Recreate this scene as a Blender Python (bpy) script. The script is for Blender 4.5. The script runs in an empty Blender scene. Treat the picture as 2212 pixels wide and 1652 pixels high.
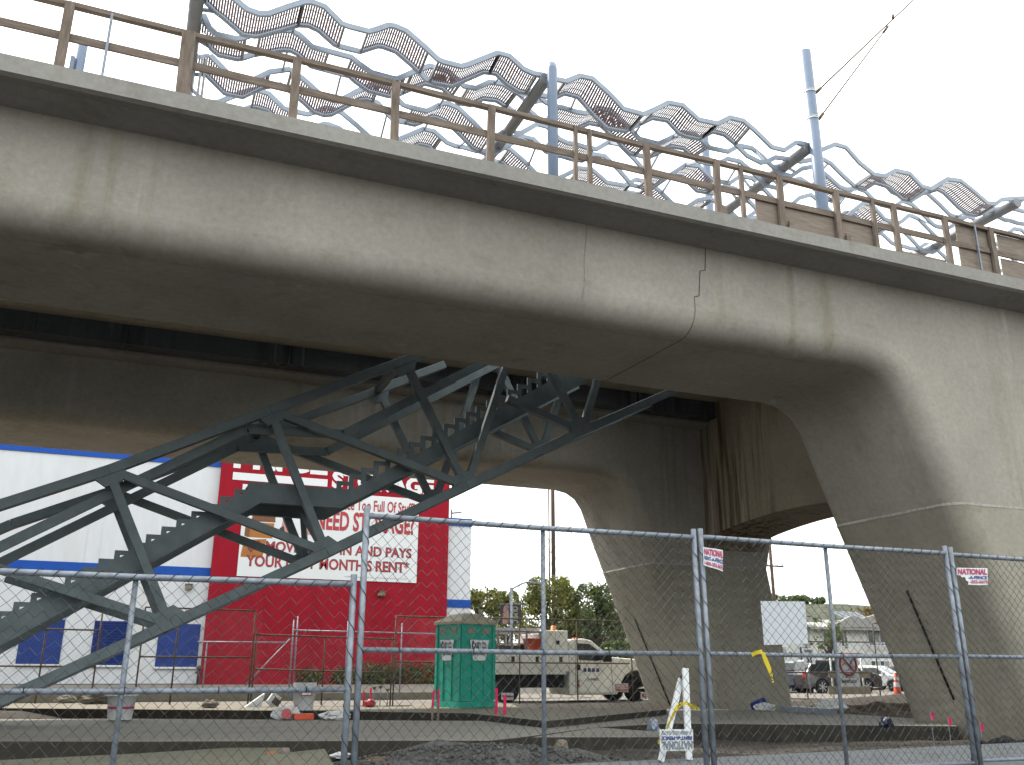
import bpy, bmesh, math, random
from mathutils import Vector, Matrix, noise
random.seed(11)
S = bpy.context.scene
COL = S.collection
rad = math.radians

# ------------------------------------------------------------------ camera
# world: X runs along the viaduct, Y away from the street, Z up; the eye is 1.5 m up
FPX, PITCH, YAW, ROLL = 1950.0, 0.308200, 0.389680, 0.003404
EYE = Vector((0, 0, 1.5))
_F = Vector((math.sin(YAW)*math.cos(PITCH), math.cos(YAW)*math.cos(PITCH), math.sin(PITCH)))
_R0 = Vector((math.cos(YAW), -math.sin(YAW), 0)); _U0 = _R0.cross(_F)
_R = _R0*math.cos(ROLL)+_U0*math.sin(ROLL); _U = -_R0*math.sin(ROLL)+_U0*math.cos(ROLL)
cam = bpy.data.cameras.new('camera'); camo = bpy.data.objects.new('camera', cam); COL.objects.link(camo)
cam.sensor_width = 36; cam.lens = 36*FPX/2212; cam.clip_end = 6000; cam.clip_start = .1
camo.matrix_world = Matrix(((_R.x, _U.x, -_F.x, 0), (_R.y, _U.y, -_F.y, 0), (_R.z, _U.z, -_F.z, 1.5), (0, 0, 0, 1)))
S.camera = camo

def at(px, py, X=None, Y=None, Z=None):
    """survey helper: the point a sight line meets on a plane of the place"""
    r = _F*FPX+_R*(px-1106)-_U*(py-826)
    t = Y/r.y if Y is not None else X/r.x if X is not None else (Z-1.5)/r.z
    return EYE+r*t

# ------------------------------------------------------------------ sky, sun, exposure
SUN_EL, SUN_AZ = 52, -32
w = bpy.data.worlds.new('World'); S.world = w; w.use_nodes = True
nt = w.node_tree; nt.nodes.clear()
out = nt.nodes.new('ShaderNodeOutputWorld'); bg = nt.nodes.new('ShaderNodeBackground')
sky = nt.nodes.new('ShaderNodeTexSky'); sky.sky_type = 'NISHITA'; sky.sun_disc = False
sky.sun_elevation = rad(SUN_EL); sky.sun_rotation = rad(SUN_AZ); sky.dust_density = 3; sky.air_density = 1
mx = nt.nodes.new('ShaderNodeMix'); mx.data_type = 'RGBA'
mx.inputs[0].default_value = .8
# a bright thin overcast: about half as bright again overhead as at the horizon
tcw = nt.nodes.new('ShaderNodeTexCoord'); sep = nt.nodes.new('ShaderNodeSeparateXYZ'); cr = nt.nodes.new('ShaderNodeValToRGB')
nt.links.new(tcw.outputs['Generated'], sep.inputs[0]); nt.links.new(sep.outputs[2], cr.inputs[0])
cr.color_ramp.elements[0].color = (.62, .64, .63, 1); cr.color_ramp.elements[1].color = (1, 1, 1, 1)
sc_ = nt.nodes.new('ShaderNodeMix'); sc_.data_type = 'RGBA'; sc_.blend_type = 'MULTIPLY'; sc_.inputs[0].default_value = 1
nt.links.new(cr.outputs[0], sc_.inputs[6]); sc_.inputs[7].default_value = (11, 11.2, 10.8, 1)
nt.links.new(sc_.outputs[2], mx.inputs[7])
nt.links.new(sky.outputs[0], mx.inputs[6]); nt.links.new(mx.outputs[2], bg.inputs[0])
bg.inputs[1].default_value = .1
nt.links.new(bg.outputs[0], out.inputs[0])
sl = bpy.data.lights.new('sun', 'SUN'); sl.energy = 2.0; sl.angle = rad(3); sl.color = (1, .94, .84)
so = bpy.data.objects.new('sun', sl); COL.objects.link(so)
sd = Vector((math.sin(rad(SUN_AZ))*math.cos(rad(SUN_EL)), math.cos(rad(SUN_AZ))*math.cos(rad(SUN_EL)), math.sin(rad(SUN_EL))))
so.rotation_euler = sd.to_track_quat('Z', 'Y').to_euler(); so.location = (0, 0, 60)
S.view_settings.view_transform = 'Standard'; S.view_settings.look = 'None'
S.view_settings.exposure = 1.72; S.view_settings.gamma = 1
S.cycles.max_bounces = 8; S.cycles.diffuse_bounces = 1; S.cycles.transparent_max_bounces = 12

# ------------------------------------------------------------------ materials
TONE, TONE2 = .53, .78
def _nodes(name):
    m = bpy.data.materials.new(name); m.use_nodes = True
    n = m.node_tree.nodes; l = m.node_tree.links
    return m, n, l, n['Principled BSDF']
def _coords(n, l, scale):
    tc = n.new('ShaderNodeTexCoord'); mp = n.new('ShaderNodeMapping'); mp.inputs['Scale'].default_value = scale
    l.new(tc.outputs['Object'], mp.inputs[0]); return mp
def _noise(n, l, mp, sc, det=5, rough=.6):
    t = n.new('ShaderNodeTexNoise'); t.inputs['Scale'].default_value = sc; t.inputs['Detail'].default_value = det
    t.inputs['Roughness'].default_value = rough; l.new(mp.outputs[0], t.inputs['Vector']); return t
def _ramp(n, l, src, a, b, ca, cb):
    r = n.new('ShaderNodeValToRGB'); e = r.color_ramp.elements
    e[0].position = a; e[1].position = b; e[0].color = (*ca, 1); e[1].color = (*cb, 1)
    l.new(src, r.inputs[0]); return r
def _mul(n, l, a, b, f=1, mode='MULTIPLY'):
    m = n.new('ShaderNodeMix'); m.data_type = 'RGBA'; m.blend_type = mode; m.inputs[0].default_value = f
    l.new(a, m.inputs[6]); l.new(b, m.inputs[7]); return m.outputs[2]
def mat(name, c, rough=.6, metal=0, var=.12, sc=5, bump=0, bsc=40, stretch=(1, 1, 1), dirt=None, dirt_amt=.5, dsc=1.2, coat=0):
    k_ = TONE if rough >= .75 and max(c)-min(c) < .2 else TONE2
    if name.startswith(('white_s', 'house')): k_ = .76
    if name.startswith('truck'): k_ = .92
    c = tuple(x*k_ for x in c); dirt = tuple(x*k_ for x in dirt) if dirt else None
    m, n, l, p = _nodes(name)
    if rough > .5: p.inputs['Specular IOR Level'].default_value = .2
    mp = _coords(n, l, stretch)
    t = _noise(n, l, mp, sc)
    lo = tuple(max(0, x*(1-var*1.6)) for x in c); hi = tuple(min(1, x*(1+var)) for x in c)
    o = _ramp(n, l, t.outputs[0], .3, .7, lo, hi).outputs[0]
    if dirt:
        t2 = _noise(n, l, mp, dsc, 6, .65)
        r2 = _ramp(n, l, t2.outputs[0], .5, .68, (0, 0, 0), (1, 1, 1))
        mm = n.new('ShaderNodeMix'); mm.data_type = 'RGBA'
        ml = n.new('ShaderNodeMath'); ml.operation = 'MULTIPLY'; ml.inputs[1].default_value = dirt_amt
        l.new(r2.outputs[0], ml.inputs[0]); l.new(ml.outputs[0], mm.inputs[0]); l.new(o, mm.inputs[6]); mm.inputs[7].default_value = (*dirt, 1)
        o = mm.outputs[2]
    l.new(o, p.inputs['Base Color']); p.inputs['Roughness'].default_value = rough; p.inputs['Metallic'].default_value = metal
    if coat: p.inputs['Coat Weight'].default_value = coat
    if bump:
        t3 = _noise(n, l, mp, bsc, 4); b = n.new('ShaderNodeBump'); b.inputs['Strength'].default_value = bump; b.inputs['Distance'].default_value = .02
        l.new(t3.outputs[0], b.inputs['Height']); l.new(b.outputs[0], p.inputs['Normal'])
    return m
def concrete(name, c, streak=.35, sdark=(.5, .45, .38), slight=None, big=.18, sscale=2.2, lo=.5, hi=.72, bump=.25):
    """cast concrete: cloudy tone, formwork stains and rain streaks that run straight down"""
    c = tuple(x*TONE for x in c)
    m, n, l, p = _nodes(name)
    mp = _coords(n, l, (1, 1, 1)); mps = _coords(n, l, (sscale, sscale, sscale*.045))
    a = _noise(n, l, mp, .45, 6, .62); b = _noise(n, l, mp, 9, 5, .7); s = _noise(n, l, mps, 1.6, 4, .6)
    o = _ramp(n, l, a.outputs[0], .3, .7, tuple(x*(1-big) for x in c), tuple(x*(1+big*.6) for x in c)).outputs[0]
    o = _mul(n, l, o, _ramp(n, l, b.outputs[0], .25, .75, (.82, .81, .79), (1.08, 1.08, 1.07)).outputs[0])
    rs = _ramp(n, l, s.outputs[0], lo, hi, (1, 1, 1), sdark)
    mpc = _coords(n, l, (.42, .42, .10)); cl = _noise(n, l, mpc, 1.0, 3, .55)      # stains come in groups
    clr = _ramp(n, l, cl.outputs[0], .46, .62, (0, 0, 0), (1, 1, 1))
    def masked(src, mode, f):
        mm = n.new('ShaderNodeMix'); mm.data_type = 'RGBA'; mm.blend_type = mode
        ml = n.new('ShaderNodeMath'); ml.operation = 'MULTIPLY'; ml.inputs[1].default_value = f
        l.new(clr.outputs[0], ml.inputs[0]); l.new(ml.outputs[0], mm.inputs[0]); l.new(o, mm.inputs[6]); l.new(src, mm.inputs[7]); return mm.outputs[2]
    o = masked(rs.outputs[0], 'MULTIPLY', streak)
    mpp = _coords(n, l, (1.0, 1.0, 1.6)); pa_ = _noise(n, l, mpp, 1.7, 7, .72)        # darker damp patches
    o = _mul(n, l, o, _ramp(n, l, pa_.outputs[0], .56, .70, (1, 1, 1), (.87, .85, .81)).outputs[0])
    if slight:
        s2 = _noise(n, l, mps, 2.3, 3, .5); r2 = _ramp(n, l, s2.outputs[0], .58, .7, (0, 0, 0), slight)
        o = masked(r2.outputs[0], 'ADD', .9)
    pit = _noise(n, l, mp, 55, 2, .5); rp = _ramp(n, l, pit.outputs[0], .28, .36, (.72, .7, .67), (1, 1, 1))
    o = _mul(n, l, o, rp.outputs[0], .5)
    l.new(o, p.inputs['Base Color']); p.inputs['Roughness'].default_value = .85; p.inputs['Specular IOR Level'].default_value = .2
    bp = n.new('ShaderNodeBump'); bp.inputs['Strength'].default_value = bump; bp.inputs['Distance'].default_value = .015
    l.new(b.outputs[0], bp.inputs['Height']); l.new(bp.outputs[0], p.inputs['Normal'])
    return m
def leafmat(name, c1, c2):
    m, n, l, p = _nodes(name)
    mp = _coords(n, l, (1, 1, 1)); t = _noise(n, l, mp, .9, 5, .7)
    o = _ramp(n, l, t.outputs[0], .35, .65, c1, c2).outputs[0]
    l.new(o, p.inputs['Base Color']); p.inputs['Roughness'].default_value = .6
    tr = n.new('ShaderNodeBsdfTranslucent'); l.new(o, tr.inputs[0])
    ms = n.new('ShaderNodeMixShader'); ms.inputs[0].default_value = .3
    l.new(p.outputs[0], ms.inputs[1]); l.new(tr.outputs[0], ms.inputs[2]); l.new(ms.outputs[0], n['Material Output'].inputs[0])
    return m

M = {}
M['girder'] = concrete('girder_concrete', (.59, .55, .49), .8, (.68, .62, .52), (.075, .075, .07), .16, 1.5, .5, .72, .25)
M['fascia'] = concrete('fascia_concrete', (.52, .50, .475), .35, (.6, .56, .5), None, .12, 2.5)
M['leg'] = concrete('pier_concrete', (.56, .52, .435), .7, (.64, .59, .49), (.05, .05, .045), .2, 1.3)
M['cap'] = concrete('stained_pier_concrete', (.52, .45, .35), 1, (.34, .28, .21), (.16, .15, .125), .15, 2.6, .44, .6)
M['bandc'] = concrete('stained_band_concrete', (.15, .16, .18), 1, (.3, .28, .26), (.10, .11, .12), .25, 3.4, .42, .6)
M['slab'] = mat('slab_concrete', (.38, .36, .31), .75, 0, .1, 2.5, .12, 30, (.25, 1, 1), (.24, .25, .26), .6, 1.2)
M['kerb'] = mat('kerb_concrete', (.36, .325, .25), .85, 0, .1, 3, .2, 30, (1, 1, 1), (.3, .27, .22), .4, 2)
M['walk'] = mat('walk_concrete', (.285, .30, .315), .85, 0, .12, 5, .3, 30, (1, 1, 1), (.17, .16, .16), .6, 2.2)
M['pave'] = mat('pavement', (.30, .27, .235), .9, 0, .1, 3, .15, 30, (1, 1, 1), (.21, .185, .155), .5, .7)
M['road'] = mat('road_asphalt', (.065, .063, .06), .9, 0, .12, 4, .15, 60, (1, 1, 1), (.045, .044, .043), .5, .5)
def ground_mat():
    m, n, l, p = _nodes('soil')
    mp = _coords(n, l, (1, 1, 1))
    a = _noise(n, l, mp, .7, 6, .65); b = _noise(n, l, mp, 14, 5, .75); c = _noise(n, l, mp, 60, 3, .6)
    o = _ramp(n, l, a.outputs[0], .35, .65, (.026, .020, .015), (.062, .050, .038)).outputs[0]
    o = _mul(n, l, o, _ramp(n, l, b.outputs[0], .3, .7, (.55, .53, .5), (1.25, 1.25, 1.25)).outputs[0])
    o = _mul(n, l, o, _ramp(n, l, c.outputs[0], .62, .72, (0, 0, 0), (.07, .066, .06)).outputs[0], .8, 'ADD')
    l.new(o, p.inputs['Base Color']); p.inputs['Roughness'].default_value = .95
    bp = n.new('ShaderNodeBump'); bp.inputs['Strength'].default_value = .7; bp.inputs['Distance'].default_value = .05
    l.new(b.outputs[0], bp.inputs['Height']); l.new(bp.outputs[0], p.inputs['Normal'])
    return m
M['soil'] = ground_mat()
M['trench'] = mat('soil_shade_dark', (.075, .066, .054), .95, 0, .2, 6, .4, 25, (1, 1, .4))  # dark soil tone with the shade of upright slab sides painted in
M['steel'] = mat('grey_painted_steel', (.14, .168, .18), .55, .1, .12, 3, .05, 60)
M['canopy'] = mat('blue_grey_paint', (.29, .335, .41), .4, .3, .08, 3)
M['arm'] = mat('dark_grey_paint', (.2, .205, .225), .45, .3, .1, 3)
M['panel'] = mat('perforated_metal', (.22, .155, .19), .5, .4, .1, 4)
M['pole'] = mat('blue_pole_paint', (.15, .20, .295), .4, .2, .06, 3)
M['galv'] = mat('galvanised_pipe', (.25, .285, .34), .5, .35, .2, 14, .05, 60, (1, 1, 1), (.16, .15, .15), .5, 5)
M['mesh'] = mat('chain_link_wire', (.07, .078, .085), .5, .5, .15, 3)
M['rust'] = mat('rusted_pipe', (.27, .19, .13), .8, .1, .3, 8, .1, 60, (1, 1, 1), (.3, .29, .28), .6, 3)
M['wood'] = mat('weathered_lumber', (.34, .27, .225), .85, 0, .25, 3, .2, 20, (1, 6, 6), (.2, .15, .12), .5, 2)
M['woodv'] = mat('weathered_lumber_upright', (.34, .27, .225), .85, 0, .25, 3, .2, 20, (6, 6, 1), (.2, .15, .12), .5, 2)
M['ply'] = mat('plywood', (.42, .345, .29), .85, 0, .2, 3, .1, 20, (1, 1, 9), (.28, .21, .17), .4, 1.5)
M['white'] = mat('white_stucco', (.74, .755, .80), .85, 0, .03, 3, .15, 50, (1, 1, .25), (.66, .65, .63), .5, .8)
M['red'] = mat('red_stucco', (.33, .006, .021), .8, 0, .10, 1.2, .2, 50, (1, 1, .3), (.27, .012, .02), .5, .9)
M['blue'] = mat('blue_paint', (.014, .085, .42), .6, 0, .06, 2)
M['shutter'] = mat('navy_shutter', (.02, .05, .24), .6, 0, .1, 2)
M['vinyl'] = mat('white_vinyl', (.78, .80, .82), .45, 0, .02, 2)
M['redink'] = mat('red_lettering', (.45, .03, .04), .5, 0, .05, 3)
M['blackink'] = mat('dark_lettering', (.03, .03, .045), .5, 0, .05, 3)
M['blueink'] = mat('blue_lettering', (.02, .05, .25), .5, 0, .05, 3)
M['pinkink'] = mat('magenta_lettering', (.48, .03, .14), .5, 0, .05, 3)
M['box'] = mat('printed_cardboard', (.42, .17, .05), .6, 0, .08, 2)
M['boxd'] = mat('printed_cardboard_shade', (.22, .10, .05), .6, 0, .08, 2)
M['skin'] = mat('printed_pink', (.62, .30, .26), .6, 0, .05, 2)
M['glass'] = mat('dark_glass', (.02, .027, .03), .08, 0, .1, 2)
M['black'] = mat('black_rubber', (.018, .018, .019), .7, 0, .1, 6)
M['teal'] = mat('teal_plastic', (.0, .35, .25), .45, 0, .06, 3, 0, 40, (1, 1, 1), (.0, .2, .15), .4, 2)
M['roofp'] = mat('translucent_roof_plastic', (.42, .37, .27), .6, 0, .12, 4)
M['vent'] = mat('vent_screen', (.28, .30, .22), .7, 0, .1, 10)
M['truckw'] = mat('truck_white_paint', (.95, .95, .88), .35, 0, .06, 3, 0, 40, (1, 1, 1), (.42, .40, .33), .4, 1.6, .3)
M['carw'] = mat('white_car_paint', (.72, .73, .75), .25, 0, .03, 2, coat=.5)
M['carb'] = mat('black_car_paint', (.06, .05, .055), .2, .2, .1, 2, coat=.7)
M['cars'] = mat('silver_car_paint', (.5, .5, .5), .3, .5, .05, 2, coat=.5)
M['carn'] = mat('navy_car_paint', (.012, .018, .05), .25, .2, .1, 2, coat=.6)
M['chrome'] = mat('bright_metal', (.55, .56, .58), .25, .9, .05, 3)
M['amber'] = mat('amber_lens', (.75, .19, .01), .3, 0, .05, 3)
M['redlens'] = mat('red_lens', (.5, .01, .01), .3, 0, .05, 3)
M['orange'] = mat('orange_plastic', (.72, .08, .015), .5, 0, .06, 3)
M['hotpink'] = mat('fluorescent_pink_paint', (.80, .02, .13), .6, 0, .1, 8)
M['yellow'] = mat('caution_yellow', (.72, .55, .02), .5, 0, .08, 5)
M['bucket'] = mat('white_plastic', (.72, .73, .74), .5, 0, .05, 4, 0, 40, (1, 1, 1), (.5, .47, .42), .4, 4)
M['bark'] = mat('bark', (.10, .075, .055), .9, 0, .25, 8, .4, 20, (1, 1, .3))
M['polew'] = mat('creosoted_pole', (.13, .08, .055), .9, 0, .2, 5, .2, 30, (3, 3, .2))
M['leafa'] = leafmat('olive_leaves', (.035, .05, .012), (.20, .20, .03))
M['leafb'] = leafmat('dark_green_leaves', (.02, .035, .012), (.11, .14, .03))
M['leafc'] = leafmat('orange_brown_leaves', (.06, .05, .02), (.26, .17, .05))
M['hill'] = mat('dry_scrub', (.085, .095, .06), .95, 0, .45, .35, 0, 40, (1, 1, 1), (.15, .14, .085), .8, .09)
M['roofs'] = mat('pale_roofing', (.46, .45, .43), .9, 0, .06, 3)
M['darkroof'] = mat('dark_roof_panel', (.09, .105, .125), .5, .2, .1, 2)
M['housew'] = mat('house_stucco', (.72, .72, .69), .9, 0, .03, 2)
M['drape'] = mat('window_drape', (.30, .31, .29), .7, 0, .12, 4)
M['lamp'] = mat('bronze_metal', (.07, .055, .04), .5, .5, .1, 4)
M['lens'] = mat('frosted_lens', (.55, .50, .36), .4, 0, .1, 6)
M['paper'] = mat('white_sheet', (.68, .71, .76), .6, 0, .03, 3)
M['rock'] = mat('rock', (.30, .26, .2), .9, 0, .2, 5, .5, 12)
M['board'] = mat('greenish_board', (.29, .285, .215), .85, 0, .12, 4, .15, 30, (1, 1, 1), (.2, .17, .12), .6, 1.6)
M['gravel'] = mat('gravel', (.15, .148, .142), .9, 0, .35, 12, .8, 18)
M['bankdirt'] = mat('brown_dirt', (.17, .115, .075), .95, 0, .35, 5, 1, 9, (1, 1, 1), (.08, .055, .04), .8, 2.5)
M['clay'] = mat('orange_dirt', (.22, .12, .05), .95, 0, .25, 5, .6, 14)
M['bannerd'] = mat('dark_banner', (.05, .04, .045), .6, 0, .1, 3)
M['stone'] = mat('printed_stone_face', (.32, .2, .17), .6, 0, .2, 9)
M['caulk'] = mat('white_joint_mortar', (.62, .60, .54), .8, 0, .2, 14)
M['dark'] = mat('dark_joint', (.05, .045, .04), .9, 0, .1, 5)

# ------------------------------------------------------------------ mesh helpers
def tag(o, label=None, cat=None, group=None, kind=None):
    if label: o['label'] = label
    if cat: o['category'] = cat
    if group: o['group'] = group
    if kind: o['kind'] = kind
    return o
def thing(name, label, cat, loc=(0, 0, 0), group=None):
    o = bpy.data.objects.new(name, None); COL.objects.link(o); o.location = loc; o.empty_display_size = .2
    return tag(o, label, cat, group)
def origin(o):
    v = Vector((0, 0, 0))
    while o: v += o.location; o = o.parent
    return v
def copy_tree(o, parent=None):
    c = o.copy(); COL.objects.link(c); c.parent = parent
    for ch in list(o.children): copy_tree(ch, c)
    return c
class MB:
    def __init__(s): s.v = []; s.f = []; s.sm = []
    def add(s, vs, fs, smooth=False):
        b = len(s.v); s.v += [tuple(v) for v in vs]
        for f in fs: s.f.append([i+b for i in f]); s.sm.append(smooth)
        return s
    def box(s, c, d, m=None):
        x, y, z = d[0]/2, d[1]/2, d[2]/2
        vs = [Vector((a*x, b*y, e*z)) for a in (-1, 1) for b in (-1, 1) for e in (-1, 1)]
        if m: vs = [m @ v for v in vs]
        c = Vector(c)
        return s.add([v+c for v in vs], [(0, 1, 3, 2), (4, 6, 7, 5), (0, 4, 5, 1), (2, 3, 7, 6), (0, 2, 6, 4), (1, 5, 7, 3)])
    def span(s, a, b):
        return s.box([(a[i]+b[i])/2 for i in range(3)], [abs(b[i]-a[i]) for i in range(3)])
    def beam(s, p, q, w, h, up=(0, 0, 1)):
        p, q = Vector(p), Vector(q); d = (q-p); L = d.length; d.normalize()
        sx = d.cross(Vector(up))
        if sx.length < 1e-4: sx = d.cross(Vector((0, 1, 0)))
        sx.normalize(); u = sx.cross(d)
        m = Matrix((( d.x, sx.x, u.x), (d.y, sx.y, u.y), (d.z, sx.z, u.z)))
        return s.box((p+q)/2, (L, w, h), m)
    def tube(s, pts, r, n=8, cap=True, radii=None):
        pts = [Vector(p) for p in pts]; k = len(pts); b = len(s.v); prev = None
        for i, p in enumerate(pts):
            d = (pts[min(i+1, k-1)]-pts[max(i-1, 0)])
            if d.length < 1e-9: d = Vector((0, 0, 1))
            d.normalize()
            if prev is None:
                a = d.orthogonal().normalized()
            else:
                a = prev-d*prev.dot(d)
                a = a.normalized() if a.length > 1e-6 else d.orthogonal().normalized()
            prev = a; c = d.cross(a); rr = radii[i] if radii else r
            for j in range(n):
                t = 2*math.pi*j/n
                s.v.append(tuple(p+(a*math.cos(t)+c*math.sin(t))*rr))
        for i in range(k-1):
            for j in range(n):
                s.f.append([b+i*n+j, b+i*n+(j+1) % n, b+(i+1)*n+(j+1) % n, b+(i+1)*n+j]); s.sm.append(n > 5)
        if cap:
            s.f.append([b+j for j in range(n)][::-1]); s.sm.append(False)
            s.f.append([b+(k-1)*n+j for j in range(n)]); s.sm.append(False)
        return s
    def band(s, pl, Y, h, t):
        """flat bar bent in the XZ plane along pl, h deep and t thick across Y"""
        n = len(pl); vs = []
        for i, (x, z) in enumerate(pl):
            a, b = pl[max(i-1, 0)], pl[min(i+1, n-1)]; d = Vector((b[0]-a[0], b[1]-a[1])).normalized(); k = Vector((-d.y, d.x))*h/2
            for sx, sy in ((1, -1), (1, 1), (-1, 1), (-1, -1)): vs.append((x+k.x*sx, Y+sy*t/2, z+k.y*sx))
        fs = [[4*i+j, 4*i+(j+1) % 4, 4*i+4+(j+1) % 4, 4*i+4+j] for i in range(n-1) for j in range(4)]
        return s.add(vs, fs+[(3, 2, 1, 0), (4*n-4, 4*n-3, 4*n-2, 4*n-1)])
    def prism(s, poly, vec):
        """polygon pushed along vec"""
        n = len(poly); vec = Vector(vec); a = [Vector(p) for p in poly]; b = [p+vec for p in a]
        return s.add(a+b, [list(range(n))[::-1], [n+i for i in range(n)]]+[[i, (i+1) % n, n+(i+1) % n, n+i] for i in range(n)])
    def lathe(s, c, prof, n=16, axis=None):
        c = Vector(c); vs = []; k = len(prof)
        for r, z in prof:
            for j in range(n):
                t = 2*math.pi*j/n; v = Vector((r*math.cos(t), r*math.sin(t), z))
                if axis is not None: v = axis @ v
                vs.append(c+v)
        fs = [[i*n+j, i*n+(j+1) % n, (i+1)*n+(j+1) % n, (i+1)*n+j] for i in range(k-1) for j in range(n)]
        s.add(vs, fs, True)
        return s.add([vs[j] for j in range(n)], [list(range(n))[::-1]]).add([vs[(k-1)*n+j] for j in range(n)], [list(range(n))])
    def blob(s, c, r, amp=.2, seed=0, sub=2, sz=(1, 1, 1), flat=None):
        bm = bmesh.new(); bmesh.ops.create_icosphere(bm, subdivisions=sub, radius=1)
        vs = []
        for v in bm.verts:
            k = 1+amp*noise.noise(v.co*1.7+Vector((seed*3.1, seed*1.7, 0)))+amp*.5*noise.noise(v.co*4+Vector((seed, 0, 9)))
            p = Vector((v.co.x*sz[0], v.co.y*sz[1], v.co.z*sz[2]))*r*k
            if flat is not None: p.z = max(p.z, flat*r)
            vs.append(p+Vector(c))
        fs = [[q.index for q in f.verts] for f in bm.faces]; bm.free()
        return s.add(vs, fs, amp < .12)
    def build(s, name, m, parent=None, label=None):
        me = bpy.data.meshes.new(name); o0 = origin(parent) if parent else Vector((0, 0, 0))
        me.from_pydata([(v[0]-o0.x, v[1]-o0.y, v[2]-o0.z) for v in s.v], [], s.f); me.validate()
        me.materials.append(M[m] if isinstance(m, str) else m)
        if len(s.sm) == len(me.polygons): me.polygons.foreach_set('use_smooth', s.sm)
        bm = bmesh.new(); bm.from_mesh(me); bmesh.ops.recalc_face_normals(bm, faces=bm.faces); bm.to_mesh(me); bm.free()
        me.update()
        o = bpy.data.objects.new(name, me); COL.objects.link(o)
        if parent: o.parent = parent
        if label: o['label'] = label
        return o
def solo(name, mb, m, label, cat, group=None):
    return tag(mb.build(name, m), label, cat, group)
def struct(name, mb, m): return tag(mb.build(name, m), kind='structure')
def bevel(o, wd, seg=2):
    b = o.modifiers.new('bevel', 'BEVEL'); b.width = wd; b.segments = seg; b.limit_method = 'ANGLE'; b.angle_limit = rad(40); return o

_tc = {}
def glyphs(s, bold=.03):
    k = (s, bold)
    if k not in _tc:
        cu = bpy.data.curves.new('t', 'FONT'); cu.body = s; cu.offset = bold; cu.resolution_u = 3; cu.extrude = 0
        o = bpy.data.objects.new('t', cu); COL.objects.link(o); bpy.context.view_layer.update()
        me = bpy.data.meshes.new_from_object(o.evaluated_get(bpy.context.evaluated_depsgraph_get()))
        vs = [v.co.copy() for v in me.vertices]; fs = [list(p.vertices) for p in me.polygons]
        bpy.data.objects.remove(o); bpy.data.curves.remove(cu); bpy.data.meshes.remove(me)
        x0 = min(v.x for v in vs); x1 = max(v.x for v in vs); y0 = min(v.y for v in vs); y1 = max(v.y for v in vs)
        _tc[k] = ([((v.x-x0)/(x1-x0), (v.y-y0)/(y1-y0)) for v in vs], fs)
    return _tc[k]
def letter(s, o, u, v, m, parent, bold=.03, off=.004, name='lettering', mb=None):
    """lettering laid on a face: o lower-left corner, u reading direction with its length, v up with the cap height"""
    o, u, v = Vector(o), Vector(u), Vector(v); nrm = u.cross(v).normalized()*off
    vs, fs = glyphs(s, bold)
    b = mb or MB(); b.add([o+u*a+v*c+nrm for a, c in vs], fs)
    return b if mb else b.build(name, m, parent)

def zigzag_mesh(x0, x1, z0, z1, Y, W=.112, r=.0031, jit=.006, seed=1):
    """woven chain link: every wire zigzags and hooks the next"""
    rnd = random.Random(seed); b = MB(); n = int((x1-x0)/(W/2)); rows = int((z1-z0)/(W/2))
    def P(i, j): return (x0+i*W/2+jit*noise.noise((i*.35+seed, j*.3, 0))*2.2, z0+j*(z1-z0)/rows+jit*noise.noise((i*.3, j*.35+seed, 7))*1.6)
    for k in range(n):
        pts = []
        for j in range(rows+1):
            i = k+((j+k) % 2)
            x, z = P(i, j); pts.append((x, Y+(.003 if j % 2 else -.003), z))
        b.tube(pts, r, 3, False)
    return b
# ================================================================== VIADUCT
ZS, ZJ, ZT, RF = 7.31, 4.66, 9.04, .44          # soffit, leg joint, web top, edge rounding
PIERS = (-17.0, 16.75, 50.5)                    # leg centre lines
LEFT_E = [(16.36-16.75, .0), (15.46-16.75, 2.5), (14.6-16.75, ZJ), (14.22-16.75, 5.6), (13.96-16.75, 6.3), (13.80-16.75, 6.72), (13.57-16.75, 7.04), (13.25-16.75, 7.23), (12.8-16.75, ZS)]
RIGHT_E = [(19.65-16.75, .0), (19.4-16.75, 2.5), (19.05-16.75, ZJ), (19.25-16.75, 5.4), (19.55-16.75, 6.2), (19.95-16.75, 6.8), (20.4-16.75, 7.13), (20.9-16.75, 7.27), (21.5-16.75, ZS)]
def curve_normals(c):
    ns = []
    for i in range(len(c)):
        a = Vector(c[max(i-1, 0)]); b = Vector(c[min(i+1, len(c)-1)]); d = (b-a).normalized(); ns.append(Vector((-d.y, d.x)))
    for i in (0, -1):
        if abs(c[i][1]-ZJ) < .1 or c[i][1] < .01: ns[i] = Vector((1 if ns[i].x > 0 else -1, 0))
    return ns
def shell(mb, curves, y0, y1, top, r=RF, seg=7):
    """cast body in elevation: curves of (x,z) run left to right with the concrete above or to their left side;
    both long edges are rounded, the two faces closed up to the line z=top"""
    offs = []
    for c in curves:
        ns = curve_normals(c); rings = []
        for yy, sgn in ((y0, 1), (y1, -1)):
            ring = []
            for k in range(seg+1):
                t = math.pi/2*k/seg
                ring.append([(p[0]+n.x*r*(1-math.sin(t)), yy+sgn*r*(1-math.cos(t)), p[1]+n.y*r*(1-math.sin(t))) for p, n in zip(c, ns)])
            rings.append(ring)
        strips = rings[0]+rings[1][::-1]; n = len(c)
        vs = [v for s in strips for v in s]
        mb.add(vs, [[i*n+j, i*n+j+1, (i+1)*n+j+1, (i+1)*n+j] for i in range(len(strips)-1) for j in range(n-1)], True)
        offs.append((rings[0][0], rings[1][0]))
    for side, yy in ((0, y0), (1, y1)):
        poly = [v for o in offs for v in o[side]]
        if top is not None:
            poly = [(poly[0][0], yy, top)]+poly+[(poly[-1][0], yy, top)]
        mb.add(poly, [list(range(len(poly)))])
    return mb
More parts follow.
